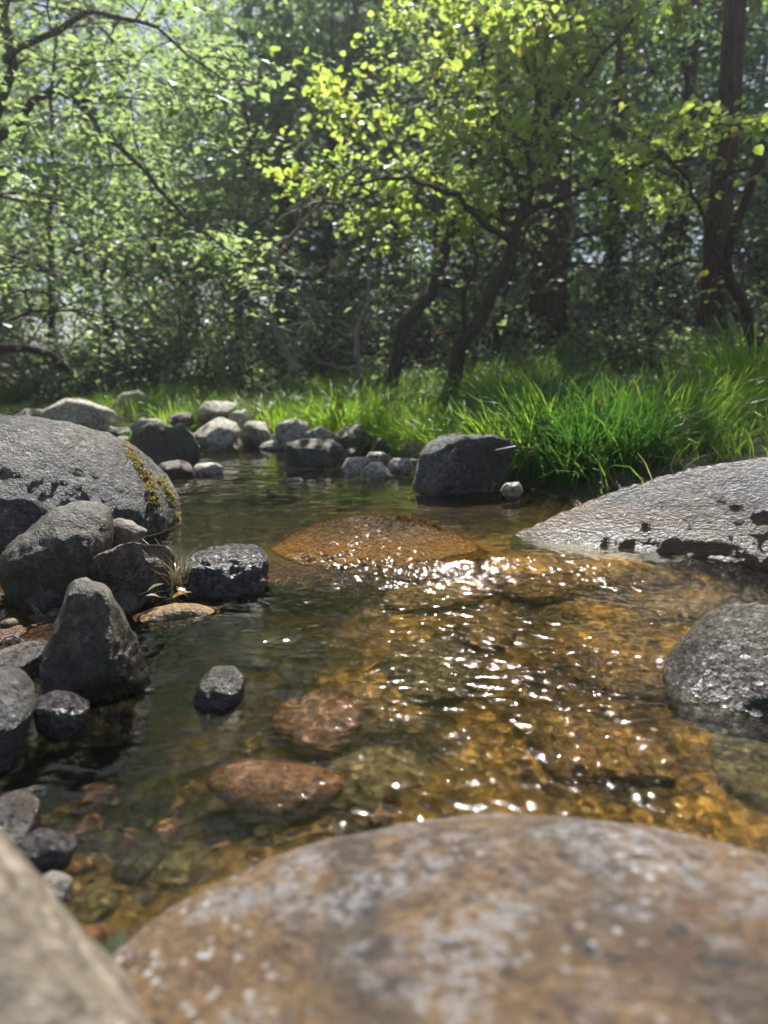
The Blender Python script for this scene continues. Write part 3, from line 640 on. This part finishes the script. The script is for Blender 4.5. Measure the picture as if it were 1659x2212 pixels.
def bend(rng, a, d, L, n=7, wob=.12, droop=0.0):
    d = np.array(d, float); d /= np.linalg.norm(d); p = np.array(a, float); out = [p.copy()]
    for i in range(n - 1):
        d = d + rng.normal(0, wob, 3); d[2] -= droop / n; d /= np.linalg.norm(d)
        p = p + d * L / (n - 1); out.append(p.copy())
    return np.array(out)
def broadleaf(name, stems, label, seed, leafmat, barkmat, nb=16, bl=1.3, nsub=5, nleaf=14, lsize=.06, start=.35, up=.35, droop=.5, wob=.12, spread=.09, shape=LEAF4, group=None, bias=None, bare=0.0, flat=.55, cat='tree'):
    """stems: list of (points, r0, r1); first stem is the trunk"""
    rng = np.random.RandomState(seed)
    base = np.array(stems[0][0][0], float)
    root = empty(name, tuple(base)); tag(root, label, cat, group)
    brs, lp = [], []
    for pts, r0, r1 in stems:
        p = resample(pts, 14); p[1:-1] += rng.normal(0, .015 * np.linalg.norm(p[-1] - p[0]) , (12, 3)) * .5
        rr = np.linspace(1, 0, 14) ** 1.1 * (r0 - r1) + r1; rr[0] *= 1.25
        V, Fq = tubes([(p - base, rr)], 9); mesh_np('trunk' if pts is stems[0][0] else 'limb', V, Fq, barkmat, root)
        m = max(3, int(nb * (1 if pts is stems[0][0] else .7)))
        for i in range(m):
            s = start + (1 - start) * (i + rng.rand()) / m
            k = s * 13; i0 = min(int(k), 12); q = p[i0] + (p[i0 + 1] - p[i0]) * (k - i0)
            az = rng.uniform(0, 6.283)
            d = np.array([math.cos(az), math.sin(az), up + rng.normal(0, .2)])
            if bias is not None: d += np.array(bias)
            L = bl * rng.uniform(.6, 1.25) * (1.15 - .55 * s)
            b = bend(rng, q, d, L, 8, wob, droop)
            rb = max(.006, r0 * .33 * (1 - .5 * s)); brs.append((b - base, np.linspace(rb, rb * .25, 8)))
            for j in range(nsub):
                kk = rng.randint(2, 8) if j else 7
                dd = (b[kk] - b[kk - 1]) / np.linalg.norm(b[kk] - b[kk - 1]) + rng.normal(0, .6, 3) + [0, 0, -.05]
                tw = bend(rng, b[kk], dd, L * rng.uniform(.25, .55), 6, .18, droop * .8)
                brs.append((tw - base, np.linspace(rb * .4, .0015, 6)))
                if rng.rand() < bare: continue
                w = rng.uniform(.8, 5, nleaf); i1 = np.minimum(w.astype(int), 4); f = (w - i1)[:, None]
                lp.append(tw[i1] * (1 - f) + tw[i1 + 1] * f + rng.normal(0, spread, (nleaf, 3)) * [1, 1, .55])
    V, Fq = tubes(brs, 4); mesh_np('branches', V, Fq, barkmat, root)['kind'] = 'stuff'
    if lp:
        lp = np.concatenate(lp) - base
        V, Fq = leaves(rng, lp, lsize, flat, shape); mesh_np('crown', V, Fq, leafmat, root, smooth_shade=False)
    return root
def conifer(name, C, h, r, label, seed, lean=(0, 0), live=.45, width=1.6, dens=1.0, group=None, leafmat=None):
    rng = np.random.RandomState(seed); C = np.array(C, float)
    root = empty(name, tuple(C)); tag(root, label, 'tree', group)
    n = 16; s = np.linspace(0, 1, n); p = np.stack([lean[0] * s * h, lean[1] * s * h, s * h - .1], -1) + rng.normal(0, .012, (n, 3)) * np.array([1, 1, 0])
    rr = r * (1 - s * .85); rr[0] *= 1.3
    V, Fq = tubes([(p, rr)], 14); mesh_np('trunk', V, Fq, M['bark_red'], root)
    br, lp = [], []
    for i in range(int(h * 9 * dens)):
        q = rng.uniform(.12, .98); k = q * (n - 1); i0 = min(int(k), n - 2); a = p[i0] + (p[i0 + 1] - p[i0]) * (k - i0)
        az = rng.uniform(0, 6.283); L = width * (1.1 - q * .8) * rng.uniform(.5, 1.1) * (.6 if q < live else 1)
        b = bend(rng, a, (math.cos(az), math.sin(az), -.05 if q < live else .1), L, 6, .1, .35)
        br.append((b, np.linspace(max(.012, r * .1), .003, 6)))
        if q > live:
            m = int(70 * L); w = rng.uniform(.5, 4.99, m); i1 = w.astype(int); f = (w - i1)[:, None]
            lp.append(b[i1] * (1 - f) + b[i1 + 1] * f + rng.normal(0, .1, (m, 3)) * [1, 1, .5])
    V, Fq = tubes(br, 4); mesh_np('branches', V, Fq, M['bark'], root)['kind'] = 'stuff'
    V, Fq = leaves(rng, np.concatenate(lp), .11, .5, LEAF4 * [.55, 1, 1]); mesh_np('crown', V, Fq, leafmat or M['needle'], root, smooth_shade=False)
    return root
def on_ground(px, t):                          # a point of the ground below pixel column px at depth t
    p = P(px, 802, t); return np.array([p[0], p[1], float(terrain(p[0:1], p[1:2])[0])])
def copy_tree(root, loc, rotz, scale, label, group=None):
    r = root.copy(); COL.objects.link(r); r.location = loc; r.rotation_euler = (0, 0, rotz); r.scale = (scale,) * 3
    r['label'] = label
    if group: r['group'] = group
    for ch in list(root.children):
        c = ch.copy(); COL.objects.link(c); c.parent = r
    return r

# ---- front trees -------------------------------------------------
b0 = on_ground(955, 6.0)
broadleaf('alder_tree', [([b0, P(975, 800, 6.0), P(1040, 690, 6.0), P(1095, 560, 6.0), P(1130, 440, 6.0), P(1150, 350, 5.9), P(1170, 270, 5.9), P(1160, 130, 5.8), P(1130, -60, 5.8)], .065, .02),
     ([P(1165, 290, 5.9), P(1230, 200, 5.8), P(1310, 110, 5.6), P(1380, 30, 5.5)], .03, .01),
     ([P(1130, 430, 6.0), P(1080, 300, 5.9), P(1010, 170, 5.8), P(930, 60, 5.7)], .03, .01),
     ([P(1120, 470, 6.0), P(1230, 420, 5.7), P(1320, 385, 5.4), P(1410, 350, 5.2)], .026, .008),
     ([P(1100, 520, 6.0), P(980, 420, 5.6), P(860, 380, 5.3), P(760, 400, 5.1)], .026, .008)],
    'leaning forked tree with bright yellow-green leaves in the centre', 3, M['leaf_bright'], M['bark'], nb=16, bl=1.0, nsub=7, nleaf=14, lsize=.056, start=.42, droop=.3, flat=.75, spread=.05, shape=LEAF6)
b1 = on_ground(835, 6.4)
broadleaf('alder_tree', [([b1, P(850, 790, 6.4), P(895, 690, 6.4), P(950, 570, 6.5), P(995, 470, 6.6), P(1030, 330, 6.7), P(1040, 150, 6.9), P(1000, -50, 7)], .06, .02)],
    'thin leaning tree left of the forked tree', 8, M['leaf_mid'], M['bark'], nb=26, bl=1.2, nsub=5, nleaf=14, start=.35)
b2 = on_ground(1600, 5.4)
broadleaf('alder_tree', [([b2 + [.4, .2, 0], P(1560, 600, 5.4), P(1600, 470, 5.3), P(1645, 330, 5.2), P(1700, 150, 5.1)], .05, .02),
     ([P(1560, 590, 5.4), P(1520, 470, 5.2), P(1480, 380, 5.1), P(1430, 330, 5.0)], .02, .008)],
    'slanting dark sapling at right with sparse bright leaves', 12, M['leaf_bright'], M['bark'], nb=5, bl=.6, nsub=4, nleaf=6, bare=.4, shape=LEAF6)
b3 = on_ground(-60, 5.5)
broadleaf('alder_tree', [([b3, P(-40, 600, 5.6), P(-20, 350, 5.5), P(5, 180, 5.4), P(30, -60, 5.3)], .06, .03),
     ([P(-10, 300, 5.5), P(120, 190, 5.3), P(250, 300, 5.1), P(380, 450, 5.0), P(520, 560, 4.9)], .03, .006),
     ([P(10, 130, 5.4), P(180, 20, 5.2), P(340, 60, 5.0), P(480, 170, 4.9)], .025, .006)],
    'tree leaning in from the left edge with drooping pale-lit branches', 21, M['leaf_mid'], M['bark_grey'], nb=20, bl=1.2, nsub=7, nleaf=15, lsize=.06, start=.2, droop=.9, bias=(.4, 0, 0), flat=.35)
b4 = on_ground(1062, 7.6)
broadleaf('alder_tree', [([b4, P(1075, 720, 7.5), P(1100, 600, 7.4), P(1150, 470, 7.3), P(1180, 360, 7.2)], .035, .01)], 'thin bare-twigged slanting stem before the thick conifer', 14, M['leaf_mid'], M['bark'], nb=14, bl=.8, nsub=5, nleaf=6, bare=.7, start=.2, wob=.2)
b5 = on_ground(1000, 6.9)
broadleaf('alder_tree', [([b5, P(1002, 720, 6.9), P(998, 650, 6.9), P(1030, 560, 6.8), P(1020, 470, 6.8)], .03, .01)], 'thin crooked stem just behind the forked tree', 15, M['leaf_mid'], M['bark'], nb=14, bl=.8, nsub=5, nleaf=6, bare=.7, start=.2, wob=.2)
b6 = on_ground(780, 7.2)
broadleaf('alder_tree', [([b6, P(770, 720, 7.2), P(800, 620, 7.2), P(790, 520, 7.1), P(830, 420, 7.1)], .03, .01)], 'thin grey twiggy stem left of the thin leaning tree', 16, M['leaf_grey'], M['deadwood'], nb=16, bl=.9, nsub=6, nleaf=6, bare=.75, start=.15, wob=.22)
print('front trees')
# ---- mid trees ---------------------------------------------------
def post(px, t, h, r, label, seed, lean=(0, 0), live=.42, width=1.7, dens=1.0): return conifer('pine_tree', on_ground(px, t), h, r, label, seed, lean, live, width, dens)
post(1178, 9.0, 9.5, .235, 'thick reddish conifer trunk right of the forked tree', 31, (.012, 0), live=.74)
post(1308, 10.0, 9.0, .10, 'slim dark trunk between the thick conifer and the right trunk', 32, (.0, 0))
post(1530, 7.2, 10.5, .125, 'tall dark straight trunk near the right edge', 33, (.004, 0), live=.62)
post(1068, 9.6, 8.5, .075, 'thin dark trunk just left of the thick reddish conifer', 34, (.02, 0), live=.7)
post(620, 13.0, 9.5, .2, 'dark conifer behind the leaves at upper centre', 35, (.005, 0), live=.45, width=1.5)
post(240, 17.0, 13, .13, 'thin straight trunk far left against the pale sky gap', 36, live=.5)
post(285, 18.5, 13, .13, 'second thin straight trunk in the pale sky gap', 37, live=.5)
post(205, 20.0, 14, .13, 'leftmost thin trunk in the pale sky gap', 38, live=.5)
post(1450, 12.5, 11, .12, 'shaded trunk behind and left of the tall right trunk', 39)
post(1640, 11.5, 11, .14, 'shaded trunk at the right edge behind grass', 40)
mids = [(520, 11.2, 'leafy tree over the bright grass left of centre', 'leaf_mid', 4.3, 51), (330, 11.5, 'leafy tree behind pale rocks at left', 'leaf_mid', 3.4, 52), (110, 10.6, 'leafy tree at left behind the huge boulder', 'leaf_mid', 4.8, 53),
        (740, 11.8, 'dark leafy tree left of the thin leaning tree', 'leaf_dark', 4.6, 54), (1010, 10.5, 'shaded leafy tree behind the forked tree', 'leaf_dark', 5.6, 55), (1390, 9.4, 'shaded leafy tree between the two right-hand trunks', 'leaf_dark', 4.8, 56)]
for px, t, lab, lm, h, sd in mids:
    g = on_ground(px, t); r_ = np.random.RandomState(sd)
    top = g + [r_.uniform(-.6, .6), r_.uniform(-.3, .3), h]
    broadleaf('broadleaf_tree', [([g, g + (top - g) * .35 + [r_.uniform(-.15, .15), 0, 0], g + (top - g) * .7 + [r_.uniform(-.25, .25), 0, 0], top], .06, .015)], lab, sd, M[lm], M['bark'],
              nb=36, bl=1.7, nsub=6, nleaf=20, lsize=.085, start=.12, spread=.095, wob=.15)
print('mid trees')
# ---- shrubs of the understorey -----------------------------------
def shrub(px, t, h, w, label, seed, mat, n=1.0, lsize=.05):
    rng = np.random.RandomState(seed); g = on_ground(px, t)
    root = empty('shrub', tuple(g)); tag(root, label, 'shrub')
    st, lp = [], []
    for i in range(int(26 * n)):
        az = rng.uniform(0, 6.283); a0 = np.array([rng.normal(0, .12 * w), rng.normal(0, .12 * w), -.05])
        L = h * rng.uniform(.6, 1.15); b = bend(rng, a0, (math.cos(az) * w * .5 / h * 1.6, math.sin(az) * w * .5 / h * 1.6, 1), L, 8, .14, .5)
        st.append((b, np.linspace(.014, .003, 8)))
        for j in range(5):
            kk = rng.randint(2, 8); tw = bend(rng, b[kk], rng.normal(0, 1, 3) + [0, 0, .3], .35 * h * rng.uniform(.3, .8), 5, .2, .4)
            st.append((tw, np.linspace(.006, .0015, 5)))
            m = 13; q = rng.uniform(0.5, 3.99, m); i1 = q.astype(int); f = (q - i1)[:, None]
            lp.append(tw[i1] * (1 - f) + tw[i1 + 1] * f + rng.normal(0, .055, (m, 3)))
    V, Fq = tubes(st, 4); mesh_np('stems', V, Fq, M['bark_grey'], root)['kind'] = 'stuff'
    V, Fq = leaves(rng, np.concatenate(lp), lsize, .6); mesh_np('foliage', V, Fq, M[mat], root, smooth_shade=False)
    return root
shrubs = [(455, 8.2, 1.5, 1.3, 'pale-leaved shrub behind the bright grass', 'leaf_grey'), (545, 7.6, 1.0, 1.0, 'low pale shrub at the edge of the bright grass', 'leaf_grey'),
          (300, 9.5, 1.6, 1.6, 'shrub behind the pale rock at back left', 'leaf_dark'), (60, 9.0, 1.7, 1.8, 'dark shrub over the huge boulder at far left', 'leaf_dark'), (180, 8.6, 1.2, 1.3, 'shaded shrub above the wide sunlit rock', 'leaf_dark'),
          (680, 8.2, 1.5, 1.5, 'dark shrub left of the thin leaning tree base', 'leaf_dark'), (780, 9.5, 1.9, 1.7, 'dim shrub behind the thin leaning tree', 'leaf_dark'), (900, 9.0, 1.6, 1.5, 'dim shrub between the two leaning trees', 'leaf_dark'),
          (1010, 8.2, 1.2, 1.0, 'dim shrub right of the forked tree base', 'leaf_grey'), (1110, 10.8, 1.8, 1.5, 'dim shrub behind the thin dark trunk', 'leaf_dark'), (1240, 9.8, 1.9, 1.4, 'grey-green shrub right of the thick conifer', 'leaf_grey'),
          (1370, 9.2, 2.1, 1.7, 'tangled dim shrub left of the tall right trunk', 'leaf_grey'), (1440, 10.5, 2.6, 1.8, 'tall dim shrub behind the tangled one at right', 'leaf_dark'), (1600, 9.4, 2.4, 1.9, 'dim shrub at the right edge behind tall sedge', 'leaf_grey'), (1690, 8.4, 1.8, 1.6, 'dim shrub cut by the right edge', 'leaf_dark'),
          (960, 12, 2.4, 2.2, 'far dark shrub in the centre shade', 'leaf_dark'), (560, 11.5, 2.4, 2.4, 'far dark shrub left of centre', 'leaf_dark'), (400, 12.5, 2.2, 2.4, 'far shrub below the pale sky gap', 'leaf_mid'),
          (890, 7.3, .55, .9, 'low undergrowth between the feet of the two leaning trees', 'leaf_mid'), (1010, 7.0, .5, .8, 'low leafy undergrowth right of the forked tree foot', 'leaf_mid'), (1130, 7.6, .6, .9, 'low undergrowth before the thick reddish conifer', 'leaf_grey'),
          (1265, 7.8, .7, 1.0, 'low undergrowth before the slim dark trunk', 'leaf_mid'), (1400, 7.6, .7, 1.0, 'low undergrowth left of the tall right trunk foot', 'leaf_grey'), (1580, 7.0, .7, .9, 'low undergrowth behind the tall arching sedge', 'leaf_mid'), (640, 7.2, .5, .8, 'low undergrowth below the dead branch', 'leaf_mid')]
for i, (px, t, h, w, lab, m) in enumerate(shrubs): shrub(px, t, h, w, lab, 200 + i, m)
print('shrubs')
# ---- forest behind: copies of the mid trees ----------------------
srcs = [o for o in COL.objects if o.name.startswith('broadleaf_tree')]
rng = np.random.RandomState(77)
k = 0
for t, pxs in ((14, (-60, 720, 880, 1120, 1600)), (18, (-120, 40, 440, 560, 740, 950, 1150, 1330, 1520, 1700)), (24, (-150, 20, 420, 540, 700, 880, 1060, 1240, 1420, 1600, 1780)), (31, (-100, 70, 380, 500, 650, 850, 1050, 1250, 1450, 1650))):
    for px in pxs:
        g = on_ground(px + rng.uniform(-40, 40), t + rng.uniform(-1.5, 1.5)); s = rng.uniform(1.5, 1.9) * (1 + (t - 14) * .035)
        if px < 560 and px > 100: s *= .72
        g[2] -= .1
        src = srcs[(3, 4, 5)[k % 3] if px > 600 else k % 6]
        copy_tree(src, tuple(g), rng.uniform(0, 6.28), s, 'green tree of the dense wood far behind the creek', 'trees of the wood behind'); k += 1
# dead branch
rng = np.random.RandomState(6)
root = empty('dead_branch', tuple(P(660, 800, 6.6))); base = P(660, 800, 6.6); tag(root, 'pale bare dead branch reaching up left of the thin leaning tree', 'branch')
main = resample([P(640, 800, 6.6) - base, P(590, 700, 6.5) - base, P(580, 600, 6.4) - base, P(620, 520, 6.3) - base, P(690, 440, 6.2) - base, P(780, 365, 6.1) - base], 16)
ps = []
V, Fq = tubes([(main, np.linspace(.026, .009, 16))], 6); mesh_np('limb', V, Fq, M['deadwood'], root)
for i in range(34):
    a = main[rng.randint(3, 16)]; L = rng.uniform(.2, .6)
    ps.append((bend(rng, a, rng.normal(0, 1, 3) * [1, .5, .8], L, 6, .2, .2), np.linspace(.010, .003, 6)))
V, Fq = tubes(ps, 4); mesh_np('twigs', V, Fq, M['deadwood'], root)['kind'] = 'stuff'
root = empty('fallen_log', tuple(P(60, 757, 7.4))); base = P(60, 757, 7.4); tag(root, 'dark horizontal fallen limb above the huge boulder at left', 'log')
V, Fq = tubes([(resample([P(-120, 752, 7.4) - base, P(60, 752, 7.4) - base, P(110, 765, 7.5) - base, P(150, 800, 7.6) - base], 12), np.linspace(.06, .03, 12))], 8); mesh_np('limb', V, Fq, M['bark'], root)

# ------------------------------------------------------------------ grass
rng = np.random.RandomState(15)
N = 260000
x = rng.uniform(-4.5, 5.5, N); y = rng.uniform(2.6, 11.0, N)
d = -sdf(x, y); dens = fbm(np.stack([x * 1.1, y * 1.1, x * 0], -1), 3, 60)
lim = 1.5 + 0 * x
keep = (d > .05) & (d < 4.2) & (rng.rand(N) < np.clip(.42 + dens * 1.8, .05, 1) * (1 - smooth(lim, lim + 1.5, d))) & (np.abs(x) < y * .62 + .5) & ~((x < -.8) & (y < 5.2))
x, y, d, dens = x[keep], y[keep], d[keep], dens[keep]; n = len(x)
if n > 62000: x, y, d, dens = x[:62000], y[:62000], d[:62000], dens[:62000]; n = 62000
cl = fbm(np.stack([x * 2.2, y * 2.2, x * 0 + 3], -1), 2, 61)
base = np.stack([x, y, terrain(x, y) - .02], -1)
right = smooth(0.2, .9, x)
V, Fq = blades(rng, base, 4, (.20 + .10 * right + .22 * cl + .16 * dens) * rng.uniform(.6, 1.2, n), rng.uniform(.004, .008, n), rng.uniform(.05, .6, n), cl * 6.0 + rng.normal(0, .8, n), rng.uniform(.6, 2.1, n))
grass = mesh_np('grass', V, Fq, M['grass'], smooth_shade=False); tag(grass, 'green grass covering the far bank', 'grass', kind='stuff')
print('grass', n)
def tussock(px, t, n, spread, length, label, mat='grass', width=.008, bias=None, seed=0, droop=(.6, 1.7), off=(0, 0)):
    rng = np.random.RandomState(seed + 500); g = on_ground(px, t)
    V, Fq = tussock_mesh(rng, g, n, spread, length, width, bias=bias, droop=droop)
    o = mesh_np('sedge_tussock', V - g, Fq, M[mat], loc=tuple(g), smooth_shade=False); tag(o, label, 'grass clump'); return o
tussock(1235, 3.9, 1500, .42, .5, 'big shaded green mound of hanging sedge right of centre', 'grass_shade', seed=1)
tussock(1120, 3.75, 500, .22, .46, 'sedge hanging over the blocky grey boulder', 'grass', bias=math.pi * 1.25, seed=2)
tussock(1400, 4.0, 800, .4, .46, 'sedge mound above the left end of the pale slab', 'grass', seed=3)
tussock(1310, 3.4, 650, .28, .42, 'low sedge tips touching the pool beside the slab', 'grass_shade', bias=-math.pi / 2, seed=4)
tussock(1640, 4.9, 520, .32, .66, 'tall arching sedge clump at the right edge', 'grass', .011, seed=5, droop=(.5, 1.5))
tussock(1500, 4.6, 480, .35, .44, 'sedge clump left of the tall arching one at right', 'grass', seed=6)
tussock(985, 4.5, 260, .14, .42, 'pale arching sedge just behind the blocky grey boulder', 'grass', .011, seed=7)
tussock(900, 4.9, 420, .22, .42, 'sedge drooping over small stones left of the blocky boulder', 'grass', bias=math.pi * 1.2, seed=8)
tussock(745, 5.6, 420, .22, .52, 'arching sedge over the dark mossy waterline stone', 'grass', .010, seed=9)
tussock(620, 6.0, 420, .26, .40, 'bright sedge clump right of the half-buried pale boulder', 'grass', seed=10)
tussock(360, 6.4, 600, .32, .42, 'sunlit yellow-green sedge clump behind the black boulder', 'grass', seed=11)
tussock(300, 7.0, 380, .3, .40, 'bright sedge in front of the pale rock at back left', 'grass', seed=12)
tussock(1170, 5.2, 700, .45, .46, 'shaded sedge mound before the thick conifer trunk', 'grass_shade', seed=13)
tussock(1060, 6.6, 700, .4, .34, 'sunlit pale green grass patch at the forked tree foot', 'grass', seed=14)
tussock(840, 5.6, 350, .25, .45, 'sedge clump between the leaning tree feet and stones', 'grass', seed=15)
# dry grass tuft between the stones
rng = np.random.RandomState(3); g = P(383, 1262, 2.0); n = 46
ang = rng.uniform(0, 6.28, n); bs = np.stack([g[0] + rng.normal(0, .012, n), g[1] + rng.normal(0, .012, n), np.full(n, g[2])], -1)
V, Fq = blades(rng, bs, 6, rng.uniform(.06, .15, n), rng.uniform(.0015, .003, n), rng.uniform(.1, .6, n), ang, rng.uniform(.2, 1.6, n))
tag(mesh_np('grass_tuft', V - g, Fq, M['straw'], loc=tuple(g), smooth_shade=False), 'dry straw-coloured grass tuft between the brown stone and the wet stone', 'grass clump')
# fallen leaves
def leaf(px, py, t, size, mat, label, rot, tilt=.3):
    C = P(px, py, t); k = 9; s = np.linspace(0, 1, k); w = np.sin(np.pi * s ** .8) * .34 * (1 - .3 * s)
    pts = np.concatenate([np.stack([-w, s, w * .25 + .08 * np.sin(3 * s)], -1), np.stack([0 * s, s, .08 * np.sin(3 * s)], -1), np.stack([w, s, w * .25 + .08 * np.sin(3 * s)], -1)]) * size
    a, b = math.cos(rot), math.sin(rot); R_ = np.array([[a, -b, 0], [b, a, 0], [0, 0, 1]]); ct, st_ = math.cos(tilt), math.sin(tilt); T_ = np.array([[1, 0, 0], [0, ct, -st_], [0, st_, ct]])
    pts = pts @ (R_ @ T_).T
    Fq = [[j * k + i, j * k + i + 1, (j + 1) * k + i + 1, (j + 1) * k + i] for j in (0, 1) for i in range(k - 1)]
    root = empty('fallen_leaf', tuple(C)); tag(root, label, 'leaf')
    mesh_np('blade', pts, Fq, M[mat], root, smooth_shade=True)
    V, F2 = tubes([((np.array([[0, -.45, 0.03], [0, 0, 0.004], [0, .9, .04]]) * size) @ (R_ @ T_).T, [size * .018, size * .015, size * .006])], 5); mesh_np('stalk', V, F2, M['straw'], root)
leaf(372, 1292, 1.93, .05, 'leaf_yellow', 'yellow fallen leaf lying on the golden stone', -1.2, .2)
leaf(398, 1283, 1.95, .04, 'leaf_yellow', 'small yellow leaf between golden stone and wet stone', .8, .3)
leaf(345, 1290, 1.92, .035, 'straw', 'brown fallen leaf left of the yellow leaf', 2.0, .2)
leaf(318, 1278, 1.90, .045, 'leaf_grey', 'grey-green fallen leaf beside the black wet stone', -1.4, .4)
leaf(222, 2150, 0.76, .06, 'leaf_mid', 'bright green leaf wedged between the two foreground boulders', -.35, .9)

def twig(pts, r, mat, label):
    p = resample(pts, 10); b = p[0].copy(); rng = np.random.RandomState(int(r * 1e6) % 999)
    p[1:] += rng.normal(0, .002, (9, 3)); root = empty('twig', tuple(b)); tag(root, label, 'twig')
    V, Fq = tubes([(p - b, np.linspace(r, r * .5, 10))], 6); mesh_np('stem', V, Fq, M[mat], root)
    sd = [(bend(rng, p[k] - b, rng.normal(0, 1, 3), .035, 4, .2), np.linspace(r * .5, r * .2, 4)) for k in (4, 6, 8)]
    for q in sd: V, Fq = tubes([q], 5); mesh_np('side_shoot', V, Fq, M[mat], root)
twig([P(-20, 1395, 1.72), P(30, 1372, 1.74), P(60, 1392, 1.72), P(70, 1408, 1.68)], .0028, 'deadwood', 'pale curled rootlet on the muddy margin at left')
twig([P(20, 1285, 1.93), P(60, 1300, 1.90), P(95, 1330, 1.85)], .0022, 'straw', 'thin straw-coloured twig lying on the mud by the small round brown stone')
twig([P(330, 1285, 1.93), P(390, 1268, 1.96), P(420, 1272, 1.92)], .0025, 'bark', 'dark twig lodged among the fallen yellow leaves')
twig([P(300, 1165, 2.02), P(350, 1150, 2.02), P(395, 1130, 2.04), P(420, 1165, 2.06)], .0012, 'straw', 'thin bent grass stem arching over the smooth brown stone')

# ------------------------------------------------------------------ moss on boulders (parts)
def moss(rock, pix, n, spread, mat, size, name='moss', tuft=False, seed=0):
    o, V = rock; rng = np.random.RandomState(seed)
    rel = V - CAMP; dep = rel @ np.array([0, CP, -SP]); u = 829.5 + FPX * rel[:, 0] / dep; v = 1106 - FPX * (rel @ np.array([0, SP, CP])) / dep
    pts = []
    pix = np.array(pix, float); seg = np.r_[0, np.cumsum(np.linalg.norm(np.diff(pix, axis=0), axis=1))]
    front = dep < np.median(dep) + .25
    for i in range(n):
        s = rng.uniform(0, seg[-1]); q = np.array([np.interp(s, seg, pix[:, 0]), np.interp(s, seg, pix[:, 1])]) + rng.normal(0, spread, 2)
        dd = (u - q[0]) ** 2 + (v - q[1]) ** 2 + np.where(front, 0, 1e6) + dep * 20
        j = np.argmin(dd); nb_ = np.argpartition(((V - V[j]) ** 2).sum(1), 4)[:4]; wgt = rng.dirichlet(np.ones(4)); pts.append((V[nb_] * wgt[:, None]).sum(0) + rng.normal(0, .002, 3))
    pts = np.array(pts) - np.array(o.location)
    if tuft:
        Vv, Fq = blades(rng, pts, 2, size * rng.uniform(.5, 1.4, n), np.full(n, size * .22), rng.uniform(0, .7, n), rng.uniform(0, 6.28, n), rng.uniform(-.3, .8, n))
    else: Vv, Fq = leaves(rng, pts, size, .5)
    mesh_np(name, Vv, Fq, M[mat], o, smooth_shade=False)['kind'] = 'stuff'
moss(B['left'], [(270, 960), (290, 990), (312, 1020), (325, 1050), (330, 1080), (334, 1095)], 2200, 4.5, 'moss', .007, seed=1)
moss(B['left'], [(345, 1035), (362, 1060), (375, 1085), (385, 1115), (383, 1140)], 1500, 3.5, 'moss', .007, seed=2)
moss(B['dome'], [(600, 1175), (650, 1148), (700, 1129), (760, 1115), (830, 1111), (900, 1123), (960, 1144), (1010, 1164)], 1800, 4.0, 'moss_brown', .006, tuft=True, seed=3)
moss(B['dome'], [(850, 1113), (900, 1121), (955, 1140)], 600, 4.0, 'moss_brown', .010, tuft=True, seed=4)
print('done')

# ------------------------------------------------------------------ thin volume added to imitate the lens veil of light
bm = bmesh.new(); bmesh.ops.create_cube(bm, size=1)
for v in bm.verts: v.co = (v.co.x * 110, v.co.y * 110 + 30, (v.co.z + .5) * 26 - 2)
me = bpy.data.meshes.new('veil_haze'); bm.to_mesh(me); bm.free()
hz = bpy.data.objects.new('veil_haze', me); COL.objects.link(hz); hz['kind'] = 'stuff'
hm = bpy.data.materials.new('veil_haze'); hm.use_nodes = True; hm.node_tree.nodes.clear()
ho = hm.node_tree.nodes.new('ShaderNodeOutputMaterial'); pv = hm.node_tree.nodes.new('ShaderNodeVolumePrincipled')
pv.inputs['Density'].default_value = 0.0022; pv.inputs['Anisotropy'].default_value = 0.5; pv.inputs['Color'].default_value = (.95, .98, 1, 1)
hm.node_tree.links.new(pv.outputs[0], ho.inputs['Volume']); me.materials.append(hm)
cy.volume_bounces = 0; cy.volume_max_steps = 64

print('tris', sum(len(m.loops) - 2 * len(m.polygons) for m in {o.data for o in COL.objects if o.type == 'MESH'}))
